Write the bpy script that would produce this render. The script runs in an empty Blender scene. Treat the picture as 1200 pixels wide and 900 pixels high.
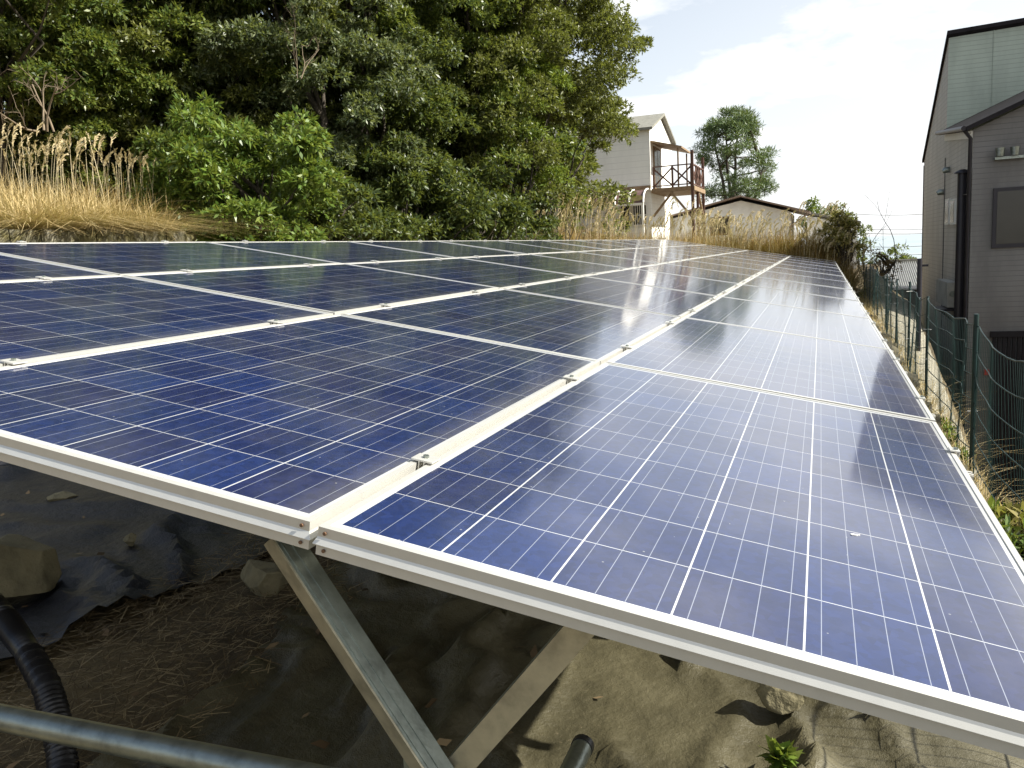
import bpy, bmesh, math, random
import numpy as np
from mathutils import Vector, Matrix

R_ = math.radians
scene = bpy.context.scene
COL = scene.collection
rnd = random.Random(7)

# ------------------------------------------------------------------ camera, sky, sun, exposure
F_PX = 966.68                                     # focal length in pixels of a 1200 px wide picture
EYE = np.array([0.0, 0.0, 1.5])
RIGHT = np.array([0.936669, 0.345804, -0.055407])
DOWN = np.array([0.001702, -0.162700, -0.986674])
FWD = np.array([-0.350210, 0.924093, -0.152984])
cam_d = bpy.data.cameras.new('camera'); cam = bpy.data.objects.new('camera', cam_d); COL.objects.link(cam)
cam_d.sensor_width = 36.0; cam_d.lens = F_PX / 1200 * 36.0
cam_d.clip_start = 0.05; cam_d.clip_end = 60000
cam.matrix_world = Matrix(((RIGHT[0], -DOWN[0], -FWD[0], EYE[0]), (RIGHT[1], -DOWN[1], -FWD[1], EYE[1]),
                           (RIGHT[2], -DOWN[2], -FWD[2], EYE[2]), (0, 0, 0, 1)))
scene.camera = cam

SUN_EL, SUN_AZ = R_(37), R_(5)                   # azimuth measured from +X towards +Y
sun_dir = Vector((math.cos(SUN_EL) * math.cos(SUN_AZ), math.cos(SUN_EL) * math.sin(SUN_AZ), math.sin(SUN_EL)))
sd = bpy.data.lights.new('sun', 'SUN'); sun = bpy.data.objects.new('sun', sd); COL.objects.link(sun)
sd.energy = 5.0; sd.angle = R_(0.6); sd.color = (1.0, 0.955, 0.86)
sun.rotation_euler = (-sun_dir).to_track_quat('-Z', 'Y').to_euler()

world = bpy.data.worlds.new('World'); scene.world = world; world.use_nodes = True
wn, wl = world.node_tree.nodes, world.node_tree.links
wn.clear()
w_out = wn.new('ShaderNodeOutputWorld'); w_bg = wn.new('ShaderNodeBackground'); w_bg.inputs['Strength'].default_value = 0.075
sky = wn.new('ShaderNodeTexSky'); sky.sky_type = 'NISHITA'; sky.sun_disc = False
sky.sun_elevation = SUN_EL; sky.sun_rotation = math.pi / 2 - SUN_AZ
sky.air_density = 1.0; sky.dust_density = 1.2; sky.ozone_density = 1.0; sky.altitude = 60
tc = wn.new('ShaderNodeTexCoord'); sep = wn.new('ShaderNodeSeparateXYZ'); wl.new(tc.outputs['Generated'], sep.inputs[0])
def wmath(op, a, b=None, clamp=False):
    n = wn.new('ShaderNodeMath'); n.operation = op; n.use_clamp = clamp
    for i, v in enumerate((a, b)):
        if v is None: continue
        if isinstance(v, (int, float)): n.inputs[i].default_value = v
        else: wl.new(v, n.inputs[i])
    return n.outputs[0]
zc = wmath('ADD', wmath('MAXIMUM', sep.outputs['Z'], 0.0), 0.13)
comb = wn.new('ShaderNodeCombineXYZ')
wl.new(wmath('DIVIDE', sep.outputs['X'], zc), comb.inputs[0]); wl.new(wmath('DIVIDE', sep.outputs['Y'], zc), comb.inputs[1])
nz = wn.new('ShaderNodeTexNoise'); nz.inputs['Scale'].default_value = 1.15; nz.inputs['Detail'].default_value = 7; nz.inputs['Roughness'].default_value = 0.58
wl.new(comb.outputs[0], nz.inputs['Vector'])
cr = wn.new('ShaderNodeValToRGB'); wl.new(nz.outputs['Fac'], cr.inputs[0])
cr.color_ramp.elements[0].position = 0.47; cr.color_ramp.elements[0].color = (0, 0, 0, 1)
cr.color_ramp.elements[1].position = 0.60; cr.color_ramp.elements[1].color = (1, 1, 1, 1)
# thin bright veil that thickens towards the horizon and towards the sun's side
veil_h = wmath('SUBTRACT', 0.70, wmath('MULTIPLY', sep.outputs['Z'], 0.95), True)
veil_s = wmath('MULTIPLY', wmath('ADD', sep.outputs['X'], 0.25), 0.55)
veil = wmath('ADD', veil_h, veil_s, True)
fac = wmath('ADD', wmath('MULTIPLY', cr.outputs['Color'], 0.62), veil, True)
wmix = wn.new('ShaderNodeMixRGB'); wl.new(fac, wmix.inputs[0]); wl.new(sky.outputs[0], wmix.inputs[1])
wmix.inputs[2].default_value = (7.3, 7.4, 7.4, 1)
wl.new(wmix.outputs[0], w_bg.inputs['Color']); wl.new(w_bg.outputs[0], w_out.inputs[0])

scene.view_settings.view_transform = 'Standard'; scene.view_settings.look = 'None'
scene.view_settings.gamma = 1.0; scene.view_settings.use_curve_mapping = False
scene.view_settings.exposure = 1.12
scene.render.engine = 'CYCLES'

# ------------------------------------------------------------------ helpers
def ray(px, py):
    return RIGHT * ((px - 600) / F_PX) + DOWN * ((py - 450) / F_PX) + FWD
def pY(px, py, Y): v = ray(px, py); return EYE + v * (Y / v[1])
def pZ(px, py, Z): v = ray(px, py); return EYE + v * ((Z - EYE[2]) / v[2])
def pX(px, py, X): v = ray(px, py); return EYE + v * (X / v[0])

def smooth(a, b, x):
    t = np.clip((np.asarray(x, float) - a) / (b - a), 0, 1); return t * t * (3 - 2 * t)

class MB:
    """collects shapes; build() links them as one mesh object"""
    def __init__(s): s.v = []; s.f = []; s.m = []; s.sm = []
    def add(s, verts, faces, mi=0, sm=False):
        o = len(s.v); s.v.extend([tuple(map(float, p)) for p in verts])
        for f in faces: s.f.append(tuple(i + o for i in f)); s.m.append(mi); s.sm.append(sm)
    def box(s, c, size, rot=None, mi=0):
        hx, hy, hz = size[0] / 2, size[1] / 2, size[2] / 2
        vs = [Vector((x, y, z)) for x in (-hx, hx) for y in (-hy, hy) for z in (-hz, hz)]
        if rot is not None: vs = [rot @ p for p in vs]
        vs = [p + Vector(c) for p in vs]
        s.add(vs, [(0, 1, 3, 2), (4, 6, 7, 5), (0, 4, 5, 1), (2, 3, 7, 6), (0, 2, 6, 4), (1, 5, 7, 3)], mi)
    def span(s, lo, hi, mi=0):
        s.box([(lo[i] + hi[i]) / 2 for i in range(3)], [abs(hi[i] - lo[i]) for i in range(3)], None, mi)
    def bar(s, a, b, w, h, mi=0, up=(0, 0, 1)):
        a, b = Vector(a), Vector(b); d = b - a; L = d.length; d.normalize()
        u = Vector(up)
        if abs(d.dot(u)) > .98: u = Vector((0, 1, 0))
        x = d.cross(u).normalized(); z = x.cross(d).normalized()
        rot = Matrix((x, d, z)).transposed()
        s.box((a + b) / 2, (w, L, h), rot, mi)
    def tube(s, path, rad, n=8, mi=0, caps=True, sm=True):
        P = [Vector(p) for p in path]; k = len(P)
        r = rad if hasattr(rad, '__len__') else [rad] * k
        vs = []; prev = None
        for i in range(k):
            d = (P[min(i + 1, k - 1)] - P[max(i - 1, 0)])
            if d.length < 1e-9: d = Vector((0, 0, 1))
            d.normalize()
            if prev is None:
                u = Vector((0, 0, 1)) if abs(d.z) < .9 else Vector((1, 0, 0)); x = d.cross(u).normalized()
            else:
                x = (prev - d * prev.dot(d)).normalized()
            prev = x; y = d.cross(x)
            for j in range(n):
                a = 2 * math.pi * j / n; vs.append(P[i] + (x * math.cos(a) + y * math.sin(a)) * r[i])
        fs = [(i * n + j, i * n + (j + 1) % n, (i + 1) * n + (j + 1) % n, (i + 1) * n + j) for i in range(k - 1) for j in range(n)]
        s.add(vs, fs, mi, sm)
        if caps: s.add([vs[j] for j in range(n)][::-1], [tuple(range(n))], mi); s.add(vs[-n:], [tuple(range(n))], mi)
    def build(s, name, mats, parent=None):
        me = bpy.data.meshes.new(name); me.from_pydata(s.v, [], s.f)
        for m in (mats if isinstance(mats, (list, tuple)) else [mats]): me.materials.append(m)
        me.polygons.foreach_set('material_index', s.m); me.polygons.foreach_set('use_smooth', s.sm); me.update()
        return link(name, me, parent)

def link(name, me, parent=None):
    o = bpy.data.objects.new(name, me); COL.objects.link(o)
    if parent is not None: o.parent = parent
    return o
def tag(o, label, cat, group=None):
    o['label'] = label; o['category'] = cat
    if group: o['group'] = group
    return o
def struct(o, kind='structure'): o['kind'] = kind; return o
def empty(name, loc=(0, 0, 0), rot=(0, 0, 0)):
    o = bpy.data.objects.new(name, None); COL.objects.link(o); o.location = loc; o.rotation_euler = rot
    o.empty_display_size = .1; return o
def copy_tree(o, parent=None):
    c = o.copy(); COL.objects.link(c)
    if parent is not None: c.parent = parent
    for ch in list(o.children): copy_tree(ch, c)
    return c
def quads(name, V, mat, parent=None, sm=False):
    """V: (n,4,3) array of loose quads"""
    n = len(V); me = bpy.data.meshes.new(name)
    me.vertices.add(n * 4); me.vertices.foreach_set('co', np.ascontiguousarray(V, np.float32).ravel())
    me.loops.add(n * 4); me.loops.foreach_set('vertex_index', np.arange(n * 4, dtype=np.int32))
    me.polygons.add(n); me.polygons.foreach_set('loop_start', np.arange(0, n * 4, 4, dtype=np.int32))
    me.update(calc_edges=True); me.materials.append(mat)
    return link(name, me, parent)
def grid(name, X, Y, Z, mat, parent=None, sm=True):
    ny, nx = X.shape; me = bpy.data.meshes.new(name)
    V = np.stack([X, Y, Z], -1).reshape(-1, 3)
    i = np.arange((ny - 1) * (nx - 1)); r, c = i // (nx - 1), i % (nx - 1); a = r * nx + c
    F = np.stack([a, a + 1, a + nx + 1, a + nx], 1)
    me.vertices.add(len(V)); me.vertices.foreach_set('co', V.astype(np.float32).ravel())
    me.loops.add(len(F) * 4); me.loops.foreach_set('vertex_index', F.astype(np.int32).ravel())
    me.polygons.add(len(F)); me.polygons.foreach_set('loop_start', np.arange(0, len(F) * 4, 4, dtype=np.int32))
    me.update(calc_edges=True); me.polygons.foreach_set('use_smooth', np.full(len(F), sm)); me.materials.append(mat)
    return link(name, me, parent)
def vnoise(x, y, seed=0):
    """smooth value noise"""
    x = np.asarray(x, float); y = np.asarray(y, float)
    xi = np.floor(x).astype(np.int64); yi = np.floor(y).astype(np.int64); fx = x - xi; fy = y - yi
    def h(a, b):
        n = (a * 374761393 + b * 668265263 + seed * 974711) & 0x7fffffff
        n = ((n ^ (n >> 13)) * 1274126177) & 0x7fffffff
        return ((n ^ (n >> 16)) & 0xffff) / 65535.0
    u = fx * fx * (3 - 2 * fx); w = fy * fy * (3 - 2 * fy)
    return (h(xi, yi) * (1 - u) + h(xi + 1, yi) * u) * (1 - w) + (h(xi, yi + 1) * (1 - u) + h(xi + 1, yi + 1) * u) * w
def fbm(x, y, seed=0, o=4):
    s = 0; a = .5
    for k in range(o): s = s + a * vnoise(x * 2 ** k, y * 2 ** k, seed + k); a *= .5
    return s

# ------------------------------------------------------------------ materials
class NT:
    def __init__(s, name):
        s.m = bpy.data.materials.new(name); s.m.use_nodes = True; s.t = s.m.node_tree
        s.b = s.t.nodes['Principled BSDF']; s.out = s.t.nodes['Material Output']
    def n(s, kind, **kw):
        n = s.t.nodes.new(kind)
        for k, v in kw.items(): setattr(n, k, v)
        return n
    def l(s, a, b): s.t.links.new(a, b)
    def math(s, op, a, b=None, c=None, clamp=False):
        n = s.n('ShaderNodeMath', operation=op); n.use_clamp = clamp
        for i, v in enumerate((a, b, c)):
            if v is None: continue
            if isinstance(v, (int, float)): n.inputs[i].default_value = v
            else: s.l(v, n.inputs[i])
        return n.outputs[0]
    def noise(s, vec, scale, detail=4, rough=.55):
        n = s.n('ShaderNodeTexNoise'); n.inputs['Scale'].default_value = scale; n.inputs['Detail'].default_value = detail
        n.inputs['Roughness'].default_value = rough
        if vec is not None: s.l(vec, n.inputs['Vector'])
        return n.outputs['Fac']
    def ramp(s, fac, stops):
        n = s.n('ShaderNodeValToRGB'); e = n.color_ramp.elements
        while len(e) < len(stops): e.new(.5)
        for el, (p, c) in zip(e, stops): el.position = p; el.color = (*c, 1) if len(c) == 3 else c
        s.l(fac, n.inputs[0]); return n.outputs[0]
    def mix(s, fac, a, b):
        n = s.n('ShaderNodeMixRGB')
        for i, v in enumerate((fac, a, b)):
            if isinstance(v, (int, float)): n.inputs[i].default_value = v
            elif isinstance(v, tuple): n.inputs[i].default_value = (*v, 1)
            else: s.l(v, n.inputs[i])
        return n.outputs[0]
    def bump(s, h, strength=.3, dist=.02):
        n = s.n('ShaderNodeBump'); n.inputs['Strength'].default_value = strength; n.inputs['Distance'].default_value = dist
        s.l(h, n.inputs['Height']); s.l(n.outputs[0], s.b.inputs['Normal']); return n
    def obj(s): return s.n('ShaderNodeTexCoord').outputs['Object']
    def pos(s): return s.n('ShaderNodeNewGeometry').outputs['Position']

def simple(name, col, rough=.6, metal=0., var=.25, scale=6., bump=0., bscale=None, spec=.5, dark=None):
    t = NT(name); v = t.obj()
    f = t.noise(v, scale, 6, .6)
    d = dark or tuple(c * (1 - var) for c in col); l = tuple(min(1, c * (1 + var * .6)) for c in col)
    t.l(t.ramp(f, [(.3, d), (.5, col), (.72, l)]), t.b.inputs['Base Color'])
    t.b.inputs['Roughness'].default_value = rough; t.b.inputs['Metallic'].default_value = metal
    t.b.inputs['Specular IOR Level'].default_value = spec
    if bump: t.bump(t.noise(v, bscale or scale * 4, 5, .6), bump, .02)
    return t.m

def leaf_mat(name, cols, rough=.42, trans=.25, spec=.5):
    t = NT(name); g = t.n('ShaderNodeNewGeometry')
    stops = [(i / (len(cols) - 1) * .9 + .05, c) for i, c in enumerate(cols)]
    c = t.ramp(g.outputs['Random Per Island'], stops)
    t.l(c, t.b.inputs['Base Color']); t.b.inputs['Roughness'].default_value = rough; t.b.inputs['Specular IOR Level'].default_value = spec
    if trans:
        tr = t.n('ShaderNodeBsdfTranslucent'); t.l(t.mix(.5, c, (.30, .34, .04)), tr.inputs[0])
        mx = t.n('ShaderNodeMixShader'); mx.inputs[0].default_value = trans
        t.l(t.b.outputs[0], mx.inputs[1]); t.l(tr.outputs[0], mx.inputs[2]); t.l(mx.outputs[0], t.out.inputs[0])
    return t.m

def siding(name, col, pitch=.1, rough=.6, dirt=.25, groove=.45, vertical=False):
    t = NT(name); p = t.pos(); sp = t.n('ShaderNodeSeparateXYZ'); t.l(p, sp.inputs[0])
    z = sp.outputs['Z'] if not vertical else t.math('ADD', sp.outputs['X'], sp.outputs['Y'])
    fr = t.math('FRACT', t.math('DIVIDE', z, pitch))
    line = t.math('LESS_THAN', fr, .13)
    mp = t.n('ShaderNodeMapping'); mp.inputs['Scale'].default_value = (1.2, 1.2, .35); t.l(p, mp.inputs['Vector'])
    st = t.noise(mp.outputs[0], 1.4, 7, .65)
    base = t.ramp(st, [(.3, tuple(c * (1 - dirt) for c in col)), (.6, col), (.8, tuple(min(1, c * 1.08) for c in col))])
    t.l(t.mix(line, base, tuple(c * groove for c in col)), t.b.inputs['Base Color'])
    t.b.inputs['Roughness'].default_value = rough
    t.bump(fr, .35, .015)
    return t.m

M = {}
M['alu'] = simple('anodised_aluminium', (.60, .59, .545), .38, .48, .05, 30)
M['steel'] = simple('galvanised_steel', (.27, .30, .27), .36, .85, .35, 22, .06, 60)
M['steel_bounce'] = simple('galvanised_steel_bounce_lit', (.50, .46, .34), .4, .75, .3, 25, .05, 50)  # same steel, with cream bounce light put into the colour
M['screw'] = simple('rusty_screw', (.16, .09, .05), .6, .3)
M['black_pl'] = simple('black_plastic', (.018, .018, .02), .38, 0, .3, 8)
M['dark_metal'] = simple('dark_brown_metal', (.018, .016, .022), .45, .2)
M['white_paint'] = simple('white_paint', (.78, .77, .72), .6, 0, .08, 3)
M['fence_green'] = simple('green_pvc', (.010, .030, .028), .4, 0, .3, 9)
M['tie'] = simple('white_tie', (.75, .75, .72), .5)
M['bark'] = simple('bark', (.055, .045, .032), .9, 0, .45, 9, .6, 30)
M['bark_pale'] = simple('pale_twig_bark', (.17, .13, .085), .85, 0, .4, 9)
M['rock'] = simple('sandstone', (.20, .175, .10), .9, 0, .4, 7, .7, 16)
M['stucco'] = simple('pale_stucco', (.76, .76, .73), .85, 0, .15, 1.2, .2, 20)
M['concrete'] = simple('concrete', (.36, .35, .31), .9, 0, .3, 2.5, .3, 30)

def pv_material():
    t = NT('polycrystalline_cells'); o = t.obj(); sp = t.n('ShaderNodeSeparateXYZ'); t.l(o, sp.inputs[0])
    W, L = PW, PL; mx, my = (W - 6 * .1580) / 2, (L - 10 * .1605) / 2
    u = t.math('DIVIDE', t.math('SUBTRACT', sp.outputs['X'], mx), .1580)
    w = t.math('DIVIDE', t.math('SUBTRACT', sp.outputs['Y'], my), .1605)
    fu, fw = t.math('FRACT', u), t.math('FRACT', w)
    def edge(f, h): return t.math('GREATER_THAN', t.math('ABSOLUTE', t.math('SUBTRACT', f, .5)), .5 - h)
    gap = t.math('MAXIMUM', edge(fu, .0088), edge(fw, .0058))
    ins = t.math('MULTIPLY', t.math('COMPARE', u, 3.0, 3.0), t.math('COMPARE', w, 5.0, 5.0))
    b4 = t.math('FRACT', t.math('MULTIPLY', fu, 4.0))
    bus = t.math('LESS_THAN', t.math('ABSOLUTE', t.math('SUBTRACT', b4, .5)), .0140)
    busin = t.math('MULTIPLY', bus, t.math('MULTIPLY', t.math('COMPARE', u, 3.0, 3.0), t.math('COMPARE', w, 5.0, 5.07)))
    # per-cell tint and crystal grain
    cid = t.n('ShaderNodeCombineXYZ'); t.l(t.math('FLOOR', u), cid.inputs[0]); t.l(t.math('FLOOR', w), cid.inputs[1])
    oi = t.n('ShaderNodeObjectInfo'); t.l(t.math('MULTIPLY', oi.outputs['Random'], 97.0), cid.inputs[2])
    wn_ = t.n('ShaderNodeTexWhiteNoise', noise_dimensions='3D'); t.l(cid.outputs[0], wn_.inputs['Vector'])
    cell = t.ramp(wn_.outputs['Value'], [(0, (.0115, .0165, .064)), (.35, (.010, .0185, .072)), (.75, (.010, .0205, .082)), (1, (.011, .024, .096))])
    vo = t.n('ShaderNodeTexVoronoi'); vo.inputs['Scale'].default_value = 85; t.l(o, vo.inputs['Vector'])
    bw = t.n('ShaderNodeRGBToBW'); t.l(vo.outputs['Color'], bw.inputs[0])
    grain = t.ramp(bw.outputs[0], [(.1, (.80, .80, .82)), (.9, (1.16, 1.18, 1.22))])
    n = t.n('ShaderNodeMixRGB', blend_type='MULTIPLY'); n.inputs[0].default_value = 1
    t.l(cell, n.inputs[1]); t.l(grain, n.inputs[2])
    c = t.mix(busin, n.outputs[0], (.22, .24, .30))
    back = t.math('MAXIMUM', gap, t.math('SUBTRACT', 1.0, ins))
    back2 = t.math('MULTIPLY', back, t.math('SUBTRACT', 1.0, busin))
    c = t.mix(back2, c, (.50, .51, .52))
    # cross-connecting ribbon in the end margins
    rib = t.math('MAXIMUM', t.math('COMPARE', sp.outputs['Y'], my * .52, .0025), t.math('COMPARE', sp.outputs['Y'], L - my * .52, .0025))
    c = t.mix(rib, c, (.38, .40, .44))
    # fine dust film and specks
    du = t.noise(o, 3.0, 8, .65); dust = t.ramp(du, [(.45, (0, 0, 0)), (.8, (.09, .09, .09))])
    sk = t.n('ShaderNodeTexVoronoi'); sk.inputs['Scale'].default_value = 26; t.l(o, sk.inputs['Vector'])
    pt = t.math('LESS_THAN', sk.outputs['Distance'], .045)
    lo = t.math('MULTIPLY', t.math('DIVIDE', t.math('SUBTRACT', sp.outputs['X'], W - .085), .085, clamp=True), t.math('MULTIPLY', t.noise(o, 14, 6, .7), .42))
    c = t.mix(lo, c, (.36, .34, .29))
    c = t.mix(dust, c, (.45, .43, .38)); c = t.mix(t.math('MULTIPLY', pt, .35), c, (.55, .55, .5))
    t.l(c, t.b.inputs['Base Color'])
    t.b.inputs['Roughness'].default_value = .30; t.b.inputs['Coat Weight'].default_value = 1.0; t.b.inputs['Coat IOR'].default_value = 1.62
    t.l(t.math('ADD', .055, t.math('MULTIPLY', du, .07)), t.b.inputs['Coat Roughness'])
    t.b.inputs['IOR'].default_value = 1.52; t.b.inputs['Specular IOR Level'].default_value = .22
    return t.m

# ------------------------------------------------------------------ ground
XE0, XE1 = 1.10, .068
def x_edge(Y): return XE0 + XE1 * (np.clip(Y, -2, 26) - 5.2)
def ground_base(s, Y):
    """height over a column coordinate s (equal to X left of the fence; the drop-off edge sits at s = 1.25)"""
    s = np.asarray(s, float); Y = np.asarray(Y, float)
    z = .0 - .20 * smooth(.35, .98, s) - .33 * smooth(.98, 1.25, s) + .10 * smooth(-3, -6, s)
    low = smooth(1.255, 1.33, s); fade = 1 - smooth(45, 75, Y)
    z = z - 5.6 * low * fade - .4 * low * (1 - fade)
    z = z + 6.6 * smooth(3.35, 3.6, s) * (1 - smooth(15.5, 17.5, Y)) * fade      # bank added out of view to shade the sunken yard
    # bank on the left
    wall = 1 - smooth(10.2, 11.6, Y)
    top = 2.12 + .16 * np.clip(-9.3 - s, 0, 40) * (1 - smooth(12, 30, -s) * .3)
    step = smooth(-9.02, -9.28, s)
    slope = smooth(-6, -13, s) * 2.2 + .12 * np.clip(-13 - s, 0, 30)
    z = z + wall * step * (top - .1) + (1 - wall) * slope * (1 - smooth(28, 42, Y) * .75)
    z = z + (smooth(22, 40, Y) * .9) * smooth(0, -6, s)
    z = z + smooth(21.1, 22.3, Y) * (1 - smooth(34, 44, Y)) * .95 * (1 - smooth(-.2, .9, s))
    z = z - 40 * smooth(70, 420, Y) - 30 * smooth(60, 900, np.abs(s))
    return z
def ground_z(x, y):
    s = x if x < .6 else x - (float(x_edge(y)) - 1.25) * min(1, (x - .6) / .65)
    return float(ground_base(s, y))
sx = np.concatenate([[-9000, -4000, -1500, -700, -300, -150, -90, -60, -45], np.arange(-36, -9.3, .6), [-9.3, -9.2, -9.1, -9.0], np.arange(-8.6, .6, .2),
                     [.6, .75, .9, 1.0, 1.1, 1.2, 1.25, 1.255, 1.33, 1.5, 2, 3, 3.35, 3.45, 3.6], np.arange(4, 14, 1.0), [18, 25, 40, 80, 200, 700, 2000, 6000, 12000]])
sy = np.concatenate([[-3000, -600, -150, -50, -25, -14, -8, -5, -3], np.arange(-2, 30, .25), np.arange(30, 60, 1.5), [60, 70, 85, 105, 130, 170, 220, 300, 420, 800, 2000, 6000, 16000]])
S_, Y_ = np.meshgrid(sx, sy)
Xg = S_ + (x_edge(Y_) - 1.25) * np.clip((S_ - .6) / .65, 0, 1)
Zg = ground_base(S_, Y_) + (fbm(S_ * .9, Y_ * .9, 3) - .47) * .12 * (np.abs(S_) < 40)
def ground_material():
    t = NT('dry_earth_and_grass'); p = t.pos()
    a = t.noise(p, .8, 7, .6); b = t.noise(p, 9, 7, .7)
    c1 = t.ramp(a, [(.3, (.06, .046, .026)), (.5, (.13, .10, .052)), (.7, (.24, .185, .09))])
    c2 = t.ramp(b, [(.3, (.5, .5, .5)), (.7, (1.25, 1.2, 1.1))])
    n = t.n('ShaderNodeMixRGB', blend_type='MULTIPLY'); n.inputs[0].default_value = .85; t.l(c1, n.inputs[1]); t.l(c2, n.inputs[2])
    t.l(n.outputs[0], t.b.inputs['Base Color']); t.b.inputs['Roughness'].default_value = .95; t.bump(b, .6, .03)
    return t.m
struct(grid('ground', Xg, Y_, Zg, ground_material()))

t = NT('hazy_sea'); p = t.pos()
t.l(t.ramp(t.noise(p, .004, 5), [(.35, (.27, .34, .37)), (.65, (.33, .39, .41))]), t.b.inputs['Base Color'])
t.b.inputs['Roughness'].default_value = .35; t.bump(t.noise(p, .25, 4), .4, 1.0)
mb = MB(); mb.add([(-30000, 150, -30), (30000, 150, -30), (30000, 40000, -30), (-30000, 40000, -30)], [(0, 1, 2, 3)])
struct(mb.build('sea', t.m))

# gravel strip between fence and drop-off, concrete further along
t = NT('gravel'); p = t.pos(); vo = t.n('ShaderNodeTexVoronoi'); vo.inputs['Scale'].default_value = 42; t.l(p, vo.inputs['Vector'])
bw = t.n('ShaderNodeRGBToBW'); t.l(vo.outputs['Color'], bw.inputs[0])
t.l(t.ramp(bw.outputs[0], [(.1, (.14, .125, .09)), (.5, (.26, .24, .18)), (.9, (.42, .40, .32))]), t.b.inputs['Base Color'])
t.b.inputs['Roughness'].default_value = .95; t.bump(vo.outputs['Distance'], .9, .02)
ys = np.arange(2.5, 24, .25); fr = np.linspace(0, 1, 6)
GX = 1.0 + (x_edge(ys)[:, None] + .01 - 1.0) * fr[None, :]; GY = np.repeat(ys[:, None], 6, 1)
GZ = np.vectorize(ground_z)(GX, GY) + .012 + (fbm(GX * 3, GY * 3, 5) - .4) * .05
struct(grid('gravel_path', GX, GY, GZ, t.m))

# ------------------------------------------------------------------ solar array
TILT = R_(10.6)
PC = np.array([-0.40580759, -0.92236808, 0.47258666])      # the eye in the array's own axes
MT = np.array([[math.cos(TILT), 0, math.sin(TILT)], [0, 1, 0], [-math.sin(TILT), 0, math.cos(TILT)]])
def arr(x, y, z=0.): return Vector(MT @ (np.array([x, y, z]) - PC) + EYE)   # array axes: x to the right, y along the rows, z out of the glass
PW, PL, PT, PITCH = .986, 1.660, .042, 1.670
ROWX = [0.0, -1.004, -2.008, -3.004]                      # right edge of each row
ROWO = [.018, .024, .010, .002]
NP = 12
M['pv'] = pv_material()

def frame_mesh():
    m = MB(); w = .0115
    prof = [(0, 0), (0, -.0145), (.0052, -.0250), (.0052, -.0258), (.0010, -.0272), (.0010, -PT), (-.026, -PT), (-.026, -PT + .002), (-.002, -PT + .002), (-.002, -.0075), (-w, -.0075), (-w, 0)]
    cs = [(0, 0), (PW, 0), (PW, PL), (0, PL)]
    nr = [(0, -1), (1, 0), (0, 1), (-1, 0)]
    ring = []
    for i in range(4):
        a, b = nr[i - 1], nr[i]; ring.append([(cs[i][0] + (a[0] + b[0]) * o, cs[i][1] + (a[1] + b[1]) * o, z) for o, z in prof])
    k = len(prof)
    for i in range(4):
        j = (i + 1) % 4; vs = ring[i] + ring[j]
        m.add(vs, [(q, (q + 1) % k, k + (q + 1) % k, k + q) for q in range(k)])
    for y, s in ((-.0014, -1), (PL + .0014, 1)):
        for x in (.012, PW - .012):
            for z in (-.0075, -.0335): m.tube([(x, y, z), (x, y + s * .0022, z)], .0028, 8, 1)
    return m
fo = frame_mesh().build('frame', [M['alu'], M['screw']])
bpy.context.view_layer.objects.active = fo
gm = MB(); g0 = .0113
gm.add([(g0, g0, -.0022), (PW - g0, g0, -.0022), (PW - g0, PL - g0, -.0022), (g0, PL - g0, -.0022)], [(0, 1, 2, 3)])
gm.add([(g0, g0, -.0065), (PW - g0, g0, -.0065), (PW - g0, PL - g0, -.0065), (g0, PL - g0, -.0065)], [(3, 2, 1, 0)], 1)
go = gm.build('glass_laminate', [M['pv'], M['white_paint']])
jb = MB(); jb.box((PW / 2, PL - .12, -.02), (.12, .09, .025)); jo = jb.build('junction_box', M['black_pl'])
proto = empty('solar_panel')
for o in (fo, go, jo): o.parent = proto
ORD = ['nearest', 'second', 'third', 'fourth', 'fifth', 'sixth', 'seventh', 'eighth', 'ninth', 'tenth', 'eleventh', 'farthest']
ROWN = ['lowest, fence-side row', 'second row up from the fence', 'third row up from the fence', 'highest, bank-side row']
first = True
for r in range(4):
    for i in range(NP):
        o = proto if first else copy_tree(proto); first = False
        o.location = arr(ROWX[r] - PW, i * PITCH + ROWO[r], 0)
        o.rotation_euler = (rnd.uniform(-.0012, .0012), TILT + rnd.uniform(-.003, .003), 0)
        if i == 0: o.rotation_euler = (0, TILT, 0)
        tag(o, 'blue polycrystalline solar panel, %s panel of the %s' % (ORD[i], ROWN[r]), 'solar panel', 'solar panels of the tilted array')

# clamps
def clamp_proto(end):
    m = MB()
    if not end:
        m.box((0, 0, .0042), (.042, .036, .003)); m.box((-.005, 0, -.018), (.002, .036, .042)); m.box((.005, 0, -.018), (.002, .036, .042))
    else:
        m.box((-.003, 0, .0042), (.022, .036, .003)); m.box((.0075, 0, -.018), (.003, .036, .048))
    root = m.build('panel_clamp', M['alu'])
    b = MB(); b.tube([(0, 0, .0057), (0, 0, .0107)], .0055, 6, sm=False); b.build('bolt', M['steel'], root)
    return root
CL_Y = [.36, 1.30]
seams = [((ROWX[0] - PW + ROWX[1]) / 2, 'seam above lowest row'), ((ROWX[1] - PW + ROWX[2]) / 2, 'middle seam'), ((ROWX[2] - PW + ROWX[3]) / 2, 'seam below highest row')]
mc = None; ec = None
for sxx, sn in seams:
    for i in range(NP):
        for k, cy in enumerate(CL_Y):
            if mc is None: mc = o = clamp_proto(False)
            else: o = copy_tree(mc)
            o.location = arr(sxx, i * PITCH + cy + .015, .001); o.rotation_euler = (0, TILT, 0)
            tag(o, 'silver clamp, %s, %s end of the %s panel' % (sn, ('near', 'far')[k], ORD[i]), 'clamp', 'clamps holding panels along the seams')
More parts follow.
